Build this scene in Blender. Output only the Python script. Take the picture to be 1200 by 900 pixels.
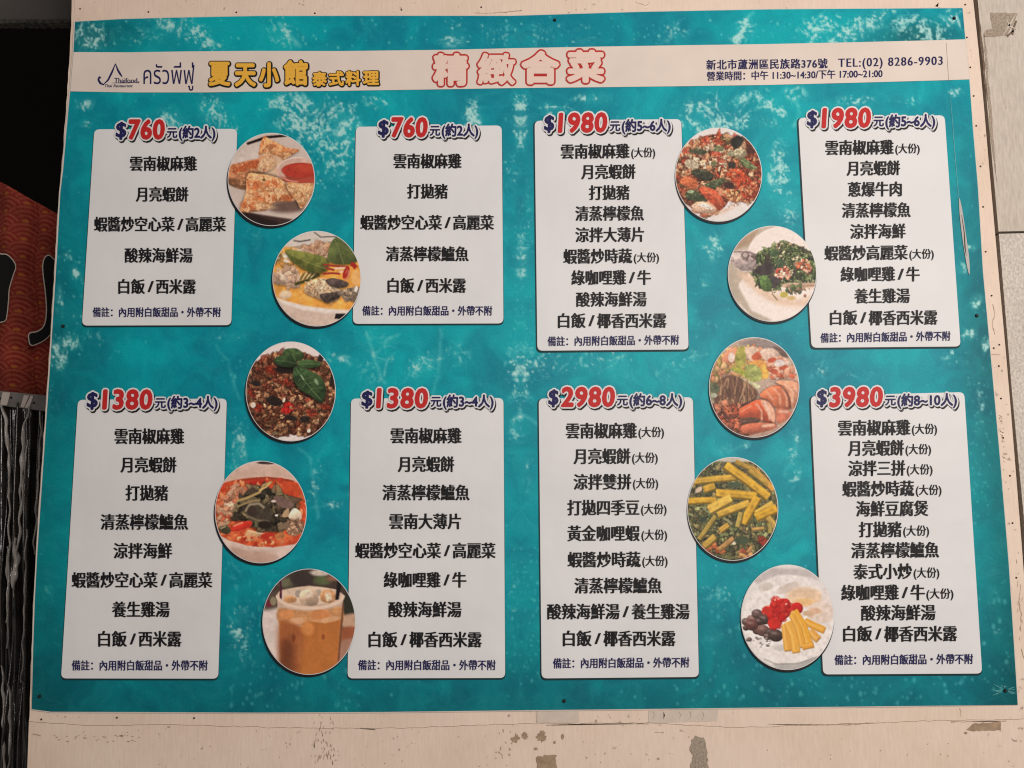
import bpy, math, random
import numpy as np
from mathutils import Matrix, Vector

for o in list(bpy.data.objects):
    bpy.data.objects.remove(o)
scene = bpy.context.scene
col = scene.collection

# ------------------------------------------------------------------ camera
# The banner is a real 1.20 m x 0.903 m sheet on the wall plane y = 0. The camera pose is the
# one from which that sheet's four corners are seen where the photograph shows them.
FOC = 1225.7
BW, BH, ZTOP = 1.20, 0.903, 2.05
CORN = np.array([(88, 25), (1128, 10), (1192, 826), (38, 831)], float) - [600, 450]
A = []
for (x, y), (u, v) in zip([(0, 0), (BW, 0), (BW, BH), (0, BH)], CORN):
    A += [[x, y, 1, 0, 0, 0, -u*x, -u*y, -u], [0, 0, 0, x, y, 1, -v*x, -v*y, -v]]
Hm = np.linalg.svd(np.array(A))[2][-1].reshape(3, 3)
Hm /= Hm[2, 2]
Kc = np.diag([1/FOC, 1/FOC, 1.0])
B = Kc @ Hm
B /= (np.linalg.norm(B[:, 0])*np.linalg.norm(B[:, 1]))**.5
r1, r2, tt = B[:, 0]/np.linalg.norm(B[:, 0]), B[:, 1]/np.linalg.norm(B[:, 1]), B[:, 2]
r3 = np.cross(r1, r2); r3 /= np.linalg.norm(r3)
r2 = np.cross(r3, r1)
# columns: camera coordinates of world X, Y (into the wall), Z (up); image axes x right, y down, z forward
Rwc = np.stack([r1, r3, -r2], 1)
ORG = np.array([-BW/2, 0, ZTOP])          # world place of the banner's top left corner
CAM = ORG - Rwc.T @ tt
cd = bpy.data.cameras.new('camera')
cam = bpy.data.objects.new('camera', cd)
col.objects.link(cam)
Mx = Matrix.Identity(4)
Rc = Rwc.T @ np.diag([1, -1, -1])
for i in range(3):
    for j in range(3):
        Mx[i][j] = Rc[i, j]
    Mx[i][3] = CAM[i]
cam.matrix_world = Mx
cd.sensor_width = 36
cd.lens = FOC*36/1200
cd.clip_start = .05
cd.clip_end = 100
scene.camera = cam


def at(x, y, d=0.0):
    """points of the plane y = d (metres behind the wall face) that the photograph shows at (x, y)"""
    x = np.asarray(x, float); y = np.asarray(y, float)
    r = np.stack([(x-600)/FOC, (y-450)/FOC, np.ones_like(x)], -1) @ Rwc
    t = (d-CAM[1])/r[..., 1]
    return CAM + r*t[..., None]


# ------------------------------------------------------------------ light: lamps under the shop's arcade
w = bpy.data.worlds.new('World'); scene.world = w
w.use_nodes = True
w.node_tree.nodes['Background'].inputs[0].default_value = (1.0, .95, .9, 1)
w.node_tree.nodes['Background'].inputs[1].default_value = .22


def area(name, loc, target, size, power, colr):
    l = bpy.data.lights.new(name, 'AREA'); l.shape = 'RECTANGLE'
    l.size, l.size_y = size; l.energy = power; l.color = colr
    o = bpy.data.objects.new(name, l); col.objects.link(o)
    o.location = loc
    o.rotation_euler = (Vector(target)-Vector(loc)).to_track_quat('-Z', 'Y').to_euler()
    return o


area('key_lamp', (.80, -1.75, 1.93), (.32, 0, 1.66), (1.1, .9), 32.5, (1, .93, .87))
scene.view_settings.view_transform = 'Standard'
scene.view_settings.look = 'None'
scene.view_settings.exposure = 0
scene.view_settings.gamma = 1
scene.cycles.use_denoising = False          # the little grain left suits a photograph
scene.cycles.pixel_filter_type = 'BLACKMAN_HARRIS'
scene.cycles.filter_width = 1.15


# ------------------------------------------------------------------ materials
def lin(c):
    c = np.asarray(c, float)/255
    return np.where(c <= .04045, c/12.92, ((c+.055)/1.055)**2.4)


def mat(name, rgb=None, rough=.6, spec=.25, attr=False, noise=None, bump=None, metal=0):
    m = bpy.data.materials.new(name); m.use_nodes = True
    nt = m.node_tree; b = nt.nodes['Principled BSDF']
    b.inputs['Roughness'].default_value = rough
    b.inputs['Specular IOR Level'].default_value = spec
    b.inputs['Metallic'].default_value = metal
    src = None
    if attr:
        a = nt.nodes.new('ShaderNodeAttribute'); a.attribute_name = 'print'
        src = a.outputs['Color']
    else:
        b.inputs['Base Color'].default_value = (*rgb, 1)
    tc = nt.nodes.new('ShaderNodeTexCoord')
    if noise:
        sc, amt = noise
        n = nt.nodes.new('ShaderNodeTexNoise'); n.inputs['Scale'].default_value = sc
        n.inputs['Detail'].default_value = 6
        nt.links.new(tc.outputs['Object'], n.inputs['Vector'])
        mr = nt.nodes.new('ShaderNodeMapRange')
        mr.inputs['From Min'].default_value = .3; mr.inputs['From Max'].default_value = .7
        mr.inputs['To Min'].default_value = 1-amt; mr.inputs['To Max'].default_value = 1+amt
        nt.links.new(n.outputs['Fac'], mr.inputs['Value'])
        mx = nt.nodes.new('ShaderNodeVectorMath'); mx.operation = 'SCALE'
        if src: nt.links.new(src, mx.inputs[0])
        else: mx.inputs[0].default_value = rgb
        nt.links.new(mr.outputs[0], mx.inputs['Scale'])
        src = mx.outputs[0]
    if src: nt.links.new(src, b.inputs['Base Color'])
    if bump:
        sc, st, dist = bump
        n = nt.nodes.new('ShaderNodeTexNoise'); n.inputs['Scale'].default_value = sc
        n.inputs['Detail'].default_value = 3
        nt.links.new(tc.outputs['Object'], n.inputs['Vector'])
        bp = nt.nodes.new('ShaderNodeBump'); bp.inputs['Strength'].default_value = st
        bp.inputs['Distance'].default_value = dist
        nt.links.new(n.outputs['Fac'], bp.inputs['Height'])
        nt.links.new(bp.outputs[0], b.inputs['Normal'])
    return m


VIN = dict(rough=.46, spec=.15)
M = {
    'vinyl_back': mat('vinyl_back', (.62, .55, .49), noise=(40, .06), **VIN),
    'water': mat('water_print', attr=True, noise=(420, .10), bump=(9, .35, .006), **VIN),
    'panel': mat('panel_print', (.70, .685, .685), noise=(7, .05), bump=(10, .5, .007), **VIN),
    'band': mat('band_print', (.70, .60, .53), noise=(16, .05), bump=(9, .3, .005), **VIN),
    'photo': mat('photo_print', attr=True, noise=(260, .06), **VIN),
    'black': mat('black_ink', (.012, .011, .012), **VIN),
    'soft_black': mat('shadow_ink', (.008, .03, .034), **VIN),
    'navy': mat('navy_ink', (.016, .015, .08), **VIN),
    'red': mat('red_ink', (.50, .022, .022), **VIN),
    'white': mat('white_ink', (.70, .685, .685), **VIN),
    'cream': mat('cream_ink', (.70, .60, .53), **VIN),
    'title_fill': mat('title_fill_ink', (.76, .57, .49), **VIN),
    'yellow': mat('yellow_ink', (.78, .42, .055), **VIN),
    'title_red': mat('title_red_ink', (.47, .03, .025), **VIN),
    'rust': mat('rusty_metal', (.05, .028, .018), rough=.7, noise=(300, .3)),
    'nail': mat('dark_nail', (.012, .012, .013), rough=.5),
    'dark': mat('dark_void', (.006, .005, .005), rough=.9, spec=.1),
}


def paint_mat(name, rgb, stain, speck=.5, grain=0., seed=0.):
    """old paint: soft stains, dark specks, faint vertical brush grain"""
    m = bpy.data.materials.new(name); m.use_nodes = True
    nt = m.node_tree; b = nt.nodes['Principled BSDF']; L = nt.links.new
    b.inputs['Roughness'].default_value = .62; b.inputs['Specular IOR Level'].default_value = .2
    tc = nt.nodes.new('ShaderNodeTexCoord')
    mp = nt.nodes.new('ShaderNodeMapping'); mp.inputs['Location'].default_value = (seed, seed, seed)
    L(tc.outputs['Object'], mp.inputs[0])
    n1 = nt.nodes.new('ShaderNodeTexNoise'); n1.inputs['Scale'].default_value = 9; n1.inputs['Detail'].default_value = 8
    n1.inputs['Roughness'].default_value = .65; L(mp.outputs[0], n1.inputs[0])
    r1_ = nt.nodes.new('ShaderNodeMapRange'); r1_.inputs[1].default_value = .42; r1_.inputs[2].default_value = .75
    L(n1.outputs[0], r1_.inputs[0])
    mix = nt.nodes.new('ShaderNodeMix'); mix.data_type = 'RGBA'
    mix.inputs[6].default_value = (*rgb, 1); mix.inputs[7].default_value = (*stain, 1)
    L(r1_.outputs[0], mix.inputs[0])
    # specks
    n2 = nt.nodes.new('ShaderNodeTexNoise'); n2.inputs['Scale'].default_value = 150; n2.inputs['Detail'].default_value = 4
    L(mp.outputs[0], n2.inputs[0])
    n3 = nt.nodes.new('ShaderNodeTexNoise'); n3.inputs['Scale'].default_value = 6; n3.inputs['Detail'].default_value = 2
    L(mp.outputs[0], n3.inputs[0])
    mu = nt.nodes.new('ShaderNodeMath'); mu.operation = 'MULTIPLY_ADD'; mu.inputs[1].default_value = .35
    L(n3.outputs[0], mu.inputs[0]); L(n2.outputs[0], mu.inputs[2])
    r2_ = nt.nodes.new('ShaderNodeMapRange'); r2_.inputs[1].default_value = .86; r2_.inputs[2].default_value = .93
    r2_.inputs[4].default_value = speck
    L(mu.outputs[0], r2_.inputs[0])
    mix2 = nt.nodes.new('ShaderNodeMix'); mix2.data_type = 'RGBA'
    mix2.inputs[7].default_value = (.10, .065, .045, 1)
    L(r2_.outputs[0], mix2.inputs[0]); L(mix.outputs[2], mix2.inputs[6])
    last = mix2.outputs[2]
    mp2 = nt.nodes.new('ShaderNodeMapping'); mp2.inputs['Scale'].default_value = (1, 1, .16) if grain < .5 else (1, 1, .7)
    L(tc.outputs['Object'], mp2.inputs[0])
    n4 = nt.nodes.new('ShaderNodeTexNoise'); n4.inputs['Scale'].default_value = 330; n4.inputs['Detail'].default_value = 3
    L(mp2.outputs[0], n4.inputs[0])
    if grain:
        r4 = nt.nodes.new('ShaderNodeMapRange'); r4.inputs[1].default_value = .3; r4.inputs[2].default_value = .7
        r4.inputs[3].default_value = 1-grain*.5; r4.inputs[4].default_value = 1+grain*.3
        L(n4.outputs[0], r4.inputs[0])
        sc = nt.nodes.new('ShaderNodeVectorMath'); sc.operation = 'SCALE'
        L(last, sc.inputs[0]); L(r4.outputs[0], sc.inputs['Scale']); last = sc.outputs[0]
    L(last, b.inputs['Base Color'])
    bp = nt.nodes.new('ShaderNodeBump'); bp.inputs['Strength'].default_value = .2; bp.inputs['Distance'].default_value = .0015
    L(n4.outputs[0], bp.inputs['Height']); L(bp.outputs[0], b.inputs['Normal'])
    return m


M['board'] = paint_mat('old_cream_paint', (.76, .605, .495), (.69, .53, .415), .55, .10)
M['sheet'] = paint_mat('old_grey_cream_paint', (.57, .50, .43), (.49, .42, .355), .45, .30, 3.)
M['sheet_rough'] = paint_mat('speckled_cream_paint', (.60, .54, .475), (.50, .44, .38), .5, .6, 7.)
M['peel'] = mat('bare_brown_board', (.34, .235, .155), rough=.8, noise=(120, .25))
M['glue'] = mat('grey_glue', (.33, .265, .205), rough=.7, noise=(500, .35))
M['tape'] = mat('old_tape', (.60, .50, .42), rough=.35, spec=.4, noise=(120, .06))
M['grime'] = mat('grime', (.16, .115, .085), rough=.8, noise=(200, .4))


# ------------------------------------------------------------------ object helpers
WORLD = {}


def link(o, parent):
    col.objects.link(o)
    if parent: o.parent = parent


def thing(name, label, cat, loc, group=None, kind=None):
    o = bpy.data.objects.new(name, None); o.empty_display_size = .05
    col.objects.link(o); o.location = loc
    WORLD[o.name] = Vector(loc)
    tag(o, label, cat, group, kind)
    return o


def tag(o, label=None, cat=None, group=None, kind=None):
    if label: o['label'] = label
    if cat: o['category'] = cat
    if group: o['group'] = group
    if kind: o['kind'] = kind
    return o


def mesh(name, V, F, mats, parent=None, mi=None, attr=None, smooth=False, origin=None):
    """V (n,3) world points, F (m,k) faces (k = 3 or 4) or list of lists; one mesh object"""
    V = np.asarray(V, float)
    c = (V.min(0)+V.max(0))/2 if origin is None else np.asarray(origin, float)
    me = bpy.data.meshes.new(name)
    L = V-c
    if isinstance(F, np.ndarray):
        k = F.shape[1]
        me.vertices.add(len(L)); me.vertices.foreach_set('co', L.astype(np.float32).ravel())
        me.loops.add(F.size); me.loops.foreach_set('vertex_index', F.astype(np.int32).ravel())
        me.polygons.add(len(F))
        me.polygons.foreach_set('loop_start', np.arange(0, F.size, k, dtype=np.int32))
        if mi is not None: me.polygons.foreach_set('material_index', np.asarray(mi, np.int32))
        me.update(calc_edges=True); me.validate()
    else:
        me.from_pydata([tuple(p) for p in L], [], F)
        if mi is not None: me.polygons.foreach_set('material_index', np.asarray(mi, np.int32))
    if smooth: me.polygons.foreach_set('use_smooth', np.ones(len(me.polygons), bool))
    for m in (mats if isinstance(mats, (list, tuple)) else [mats]): me.materials.append(M[m] if isinstance(m, str) else m)
    if attr is not None:
        ca = me.color_attributes.new('print', 'FLOAT_COLOR', 'POINT')
        ca.data.foreach_set('color', np.concatenate([attr, np.ones((len(attr), 1))], 1).astype(np.float32).ravel())
    o = bpy.data.objects.new(name, me)
    link(o, parent)
    pw = WORLD[parent.name] if parent else Vector((0, 0, 0))
    WORLD[o.name] = Vector(c)
    o.location = Vector(c)-pw
    return o


def slab(pts, d0, d1):
    """closed prism whose front outline (photo points) lies at depth d0 and back at d1 (same world outline)"""
    P = at([p[0] for p in pts], [p[1] for p in pts], d0)
    if np.cross(P[1]-P[0], P[2]-P[1])[1] > 0 and False: P = P[::-1]
    Q = P.copy(); Q[:, 1] = d1
    n = len(P)
    F = [list(range(n)), list(range(2*n-1, n-1, -1))] + [[(i+1) % n, i, n+i, n+(i+1) % n] for i in range(n)]
    return np.concatenate([P, Q]), F


def slab_obj(name, pts, d0, d1, m, parent=None):
    V, F = slab(pts, d0, d1)
    o = mesh(name, V, F, m, parent)
    import bmesh
    bm = bmesh.new(); bm.from_mesh(o.data); bmesh.ops.recalc_face_normals(bm, faces=bm.faces); bm.to_mesh(o.data); bm.free()
    return o


def ribbon(pts, wpx):
    """flat strip along a photo polyline"""
    pts = np.asarray(pts, float); n = len(pts)
    t = np.gradient(pts, axis=0); t /= np.linalg.norm(t, axis=1)[:, None]+1e-9
    nn = np.stack([-t[:, 1], t[:, 0]], 1)
    wv = np.asarray(wpx if np.ndim(wpx) else [wpx]*n, float)
    wv = np.interp(np.linspace(0, 1, n), np.linspace(0, 1, len(wv)), wv)[:, None]/2
    return np.concatenate([pts+nn*wv, (pts-nn*wv)[::-1]])


def jag(pts, amp, step=4, seed=0, closed=True):
    """roughens an outline"""
    rs = np.random.RandomState(seed); out = []
    pts = [np.array(p, float) for p in pts]
    for i in range(len(pts) if closed else len(pts)-1):
        a, b = pts[i], pts[(i+1) % len(pts)]
        k = max(1, int(np.linalg.norm(b-a)/step))
        for j in range(k):
            out.append(a+(b-a)*j/k+rs.uniform(-amp, amp, 2))
    if not closed: out.append(pts[-1])
    return np.array(out)


def interp(poly, q, axis):
    poly = np.asarray(poly, float)
    return np.interp(q, poly[:, axis], poly[:, 1-axis])


# ------------------------------------------------------------------ small picture painter (prints are flat pictures)
def vnoise(h, w_, scale, rs, oct=3):
    out = np.zeros((h, w_)); amp = 1; tot = 0
    for k in range(oct):
        gh, gw = int(h/scale)+3, int(w_/scale)+3
        g = rs.rand(gh, gw)
        y = np.arange(h)/scale; x = np.arange(w_)/scale
        y0 = y.astype(int); x0 = x.astype(int)
        fy = (y-y0)[:, None]; fx = (x-x0)[None]
        fy = fy*fy*(3-2*fy); fx = fx*fx*(3-2*fx)
        a = g[y0][:, x0]; b_ = g[y0][:, x0+1]; c = g[y0+1][:, x0]; d = g[y0+1][:, x0+1]
        out += amp*((a*(1-fx)+b_*fx)*(1-fy)+(c*(1-fx)+d*fx)*fy)
        tot += amp; amp *= .55; scale = max(1.2, scale/2)
    return out/tot


def blur(a, r):
    r = int(round(r))
    if r < 1: return a
    for _ in range(2):
        for ax in (0, 1):
            p = np.pad(a, [(r+1, r) if i == ax else (0, 0) for i in range(a.ndim)], mode='edge')
            cs = np.cumsum(p, axis=ax)
            n = a.shape[ax]
            a = (np.take(cs, np.arange(2*r+1, 2*r+1+n), ax)-np.take(cs, np.arange(0, n), ax))/(2*r+1)
    return a


def spline(pts, n=6):
    p = np.asarray(pts, float); out = []
    N = len(p)
    for i in range(N):
        a, b, c, d = p[i-1], p[i], p[(i+1) % N], p[(i+2) % N]
        for k in range(n):
            t = k/n
            out.append(.5*((2*b)+(c-a)*t+(2*a-5*b+4*c-d)*t*t+(3*b-a-3*c+d)*t**3))
    return np.array(out)


class Pic:
    """raster in the 0..900 coordinates of one photo's close-up"""
    def __init__(s, bg, seed=1, size=900, N=330):
        s.N = N; s.k = N/size
        s.rs = np.random.RandomState(seed)
        s.a = np.ones((N, N, 3))*np.array(bg, float)
        yy, xx = np.mgrid[0:N, 0:N]; s.xx = (xx+.5)/s.k; s.yy = (yy+.5)/s.k
        s.tex(s.full(), .03, 60)

    def full(s): return np.ones((s.N, s.N))

    def mask(s, pts, bl=4, sm=True):
        p = spline(pts) if sm and len(pts) > 3 else np.asarray(pts, float)
        ins = np.zeros((s.N, s.N), bool)
        x0, y0 = p.min(0); x1, y1 = p.max(0)
        c0, c1 = max(0, int(x0*s.k)-1), min(s.N, int(x1*s.k)+2); r0, r1_ = max(0, int(y0*s.k)-1), min(s.N, int(y1*s.k)+2)
        if c1 <= c0 or r1_ <= r0: return ins.astype(float)
        X = s.xx[r0:r1_, c0:c1]; Y = s.yy[r0:r1_, c0:c1]; I = np.zeros(X.shape, bool)
        for i in range(len(p)):
            (ax, ay), (bx, by) = p[i-1], p[i]
            if ay == by: continue
            I ^= ((ay > Y) != (by > Y)) & (X < (bx-ax)*(Y-ay)/(by-ay)+ax)
        ins[r0:r1_, c0:c1] = I
        return blur(ins.astype(float), bl*s.k*.62)

    def put(s, m, c, al=1.):
        m = (m*al)[..., None]
        s.a = s.a*(1-m)+np.array(c, float)*m

    def tex(s, m, amp, scale, oct=3):
        n = (vnoise(s.N, s.N, scale*s.k, s.rs, oct)-.5)*2*amp
        s.a = s.a*(1+(n*m)[..., None])

    def poly(s, pts, c, bl=6, tex=.08, ts=40, al=1., sm=True, c2=None, lit=0, sh=None):
        if sh:
            m0 = s.mask(np.array(pts, float)+(sh[0], sh[1]), 14, sm); s.a = s.a*(1-(m0*sh[2])[..., None])
        m = s.mask(pts, bl, sm); s.put(m, c, al)
        if c2 is not None:
            n = np.clip((vnoise(s.N, s.N, ts*s.k, s.rs, 3)-.48)*5, 0, 1); s.put(m*n, c2, al)
        if lit:
            e = blur(m, 14*s.k*3)
            gy, gx = np.gradient(e)
            s.a = s.a*(1+np.clip((gy+gx*.6)*lit*9, -.45, .5)*m.clip(0, 1))[..., None] if False else s.a*(1+(np.clip((gy+gx*.6)*lit*9, -.45, .5)*m)[..., None])
        if tex: s.tex(m, tex, ts)
        return m

    def ell(s, cx, cy, rx, ry, c, bl=4, rot=0, al=1., tex=.1, ts=30, ball=0):
        co, si = math.cos(rot), math.sin(rot)
        u = ((s.xx-cx)*co+(s.yy-cy)*si)/rx; v = (-(s.xx-cx)*si+(s.yy-cy)*co)/ry
        r = np.sqrt(u*u+v*v)
        m = np.clip((1-r)*min(rx, ry)/max(bl, 1)+.5, 0, 1)
        s.put(m, c, al)
        if ball: s.a = s.a*(1+(np.clip(-(u*.5+v*.8)*ball, -ball, ball)*m*al)[..., None])
        if tex: s.tex(m*al, tex, ts)
        return m

    def mottle(s, m, c, scale, th=.55, al=.8, oct=3):
        n = vnoise(s.N, s.N, scale*s.k, s.rs, oct)
        s.put(m*np.clip((n-th)*9, 0, 1), c, al)

    def grit(s, m, amp=.3, scale=14):
        s.tex(m, amp, scale, 3); s.tex(m, amp*.5, scale*.4, 1)

    def line(s, pts, wd, c, bl=3, al=1., taper=False):
        pts = np.asarray(pts, float)
        wv = wd if not taper else [wd]+[wd]*(len(pts)-2)+[wd*.2]
        m = s.mask(ribbon(pts, wv), bl, False); s.put(m, c, al)
        return m

    def crumbs(s, m, n, r0, r1_, pal, elong=1.7, shade=.4, rim=.5, al=.85):
        ys, xs = np.nonzero(m > .5)
        if not len(ys): return
        for _ in range(n):
            i = s.rs.randint(len(ys)); cx, cy = xs[i]/s.k, ys[i]/s.k
            r = s.rs.uniform(r0, r1_); e = s.rs.uniform(1, elong); th = s.rs.uniform(0, math.pi)
            c = np.array(pal[s.rs.randint(len(pal))], float)*s.rs.uniform(.85, 1.12)
            R = r*e*1.5; a0, a1 = max(0, int((cy-R)*s.k)), min(s.N, int((cy+R)*s.k)+1)
            b0, b1 = max(0, int((cx-R)*s.k)), min(s.N, int((cx+R)*s.k)+1)
            X = s.xx[a0:a1, b0:b1]-cx; Y = s.yy[a0:a1, b0:b1]-cy
            co, si = math.cos(th), math.sin(th)
            u = (X*co+Y*si)/(r*e); v = (-X*si+Y*co)/r
            ph, p2 = s.rs.uniform(0, 6.28, 2)
            q = np.sqrt(u*u+v*v)*(1+.15*np.sin(3*np.arctan2(v, u)+ph)+.08*np.sin(5*np.arctan2(v, u)+p2))
            mm = np.clip((1-q)*r*s.k/1.5+.5, 0, 1)
            dk = np.clip((1.35-q)*3, 0, 1)*.42*rim*al
            mm = mm*al
            L = 1+shade*((-(X*.4+Y)/(r*e)).clip(-1, 1)*.6+(np.sqrt(np.clip(1-q*q, 0, 1))-.62)*.9)+s.rs.uniform(-.1, .1, X.shape)
            sub = s.a[a0:a1, b0:b1]*(1-dk[..., None])
            s.a[a0:a1, b0:b1] = sub*(1-mm[..., None])+(c*L[..., None])*mm[..., None]

    def sample(s, x, y):
        fx = np.clip(x*s.k-.5, 0, s.N-1.001); fy = np.clip(y*s.k-.5, 0, s.N-1.001)
        x0 = fx.astype(int); y0 = fy.astype(int); u = (fx-x0)[..., None]; v = (fy-y0)[..., None]
        a = np.clip(s.a, 0, 255)
        return (a[y0, x0]*(1-u)+a[y0, x0+1]*u)*(1-v)+(a[y0+1, x0]*(1-u)+a[y0+1, x0+1]*u)*v


# ------------------------------------------------------------------ the ten printed dish photographs
def pancakes():
    p = Pic((192, 172, 160), 1)
    p.poly([(60, 330), (160, 210), (330, 150), (350, 250), (140, 320)], (200, 182, 170), 20)
    p.poly([(230, 130), (400, 70), (600, 55), (600, 75), (420, 92), (240, 150)], (35, 22, 20), 5, sm=False)
    p.poly([(170, 725), (380, 765), (620, 800), (720, 830), (600, 900), (250, 900)], (62, 42, 38), 10, sm=False)
    p.poly([(200, 745), (420, 800), (520, 840), (420, 880), (250, 820)], (40, 26, 24), 12)
    m = p.poly([(340, 240), (380, 80), (430, 95), (520, 140), (600, 175), (695, 190), (640, 232), (540, 285), (440, 245)], (200, 136, 88), 5, .2, 40, c2=(176, 102, 58), lit=.7, sh=(0, 10, .3))
    p.mottle(m, (222, 168, 118), 26, .56); p.mottle(m, (164, 92, 54), 22, .62, .7); p.grit(m, .2)
    p.poly([(350, 245), (480, 240), (560, 300), (520, 420), (330, 400)], (205, 168, 136), 12, .12)
    m = p.poly([(85, 335), (200, 300), (320, 272), (400, 240), (470, 255), (480, 330), (380, 390), (260, 400), (225, 505), (80, 475)], (190, 122, 80), 6, .18, 50, lit=.6, sh=(0, 14, .4))
    p.poly([(110, 340), (250, 290), (360, 285), (350, 340), (230, 380), (120, 400)], (176, 84, 46), 14, .2)
    p.poly([(370, 260), (470, 260), (480, 350), (360, 390), (330, 350)], (206, 162, 122), 14, .15)
    p.poly([(80, 440), (230, 480), (215, 545), (75, 495)], (118, 76, 50), 8, .25)
    p.mottle(m, (214, 156, 108), 26, .6, .6); p.mottle(m, (150, 80, 48), 20, .64, .6); p.grit(m, .2)
    p.ell(690, 380, 190, 118, (198, 160, 142), 6, .06)
    p.ell(715, 400, 150, 92, (150, 62, 46), 12)
    p.ell(705, 372, 165, 66, (170, 50, 36), 10, tex=.12)
    p.ell(735, 350, 100, 35, (186, 62, 42), 25)
    p.poly([(520, 420), (640, 455), (830, 430), (830, 495), (640, 478), (560, 470)], (172, 66, 48), 8)
    t = np.linspace(2.4, 4.9, 26); p.line(np.stack([690+190*np.cos(t), 375+115*np.sin(t)], 1), 9, (226, 200, 186), 3, .8)
    t = np.linspace(1.6, 3.3, 26); p.line(np.stack([690+188*np.cos(t), 372+100*np.sin(t)], 1), 11, (214, 150, 128), 4, .8)
    p.poly([(400, 700), (560, 640), (690, 640), (730, 720), (540, 745)], (104, 78, 68), 20)
    m = p.poly([(240, 408), (330, 402), (470, 425), (560, 470), (605, 560), (665, 630), (560, 640), (470, 655), (400, 720), (190, 738), (182, 700), (225, 570)], (206, 140, 90), 5, .14, 60, lit=.8, sh=(-4, -16, .4))
    p.line([(190, 738), (400, 722), (470, 658), (660, 634)], 16, (120, 72, 46), 8, .7)
    for q in ((300, 505, 60, 40), (450, 490, 60, 28), (250, 680, 70, 40), (420, 620, 70, 30), (590, 615, 60, 26), (330, 600, 60, 28)):
        p.ell(*q, (196, 98, 52), 26, .1, .85, .2)
    for q in ((500, 560, 80, 30), (350, 440, 80, 20), (260, 590, 50, 24), (390, 690, 90, 22)):
        p.ell(*q, (222, 178, 132), 20, .1, .7)
    p.mottle(m, (228, 178, 130), 34, .56, .75); p.mottle(m, (172, 92, 50), 24, .62, .7); p.mottle(m, (120, 68, 36), 13, .72, .7); p.grit(m, .2)
    p.ell(385, 455, 14, 12, (110, 84, 40), 5)
    m = p.poly([(590, 480), (700, 485), (830, 492), (820, 560), (722, 705), (670, 640), (600, 550)], (206, 154, 106), 5, .18, 40, c2=(184, 116, 70), lit=.6, sh=(-14, 2, .4))
    p.mottle(m, (226, 182, 134), 22, .55); p.mottle(m, (160, 96, 54), 16, .64, .7); p.mottle(m, (100, 70, 40), 10, .74, .7); p.grit(m, .2)
    return p


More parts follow.
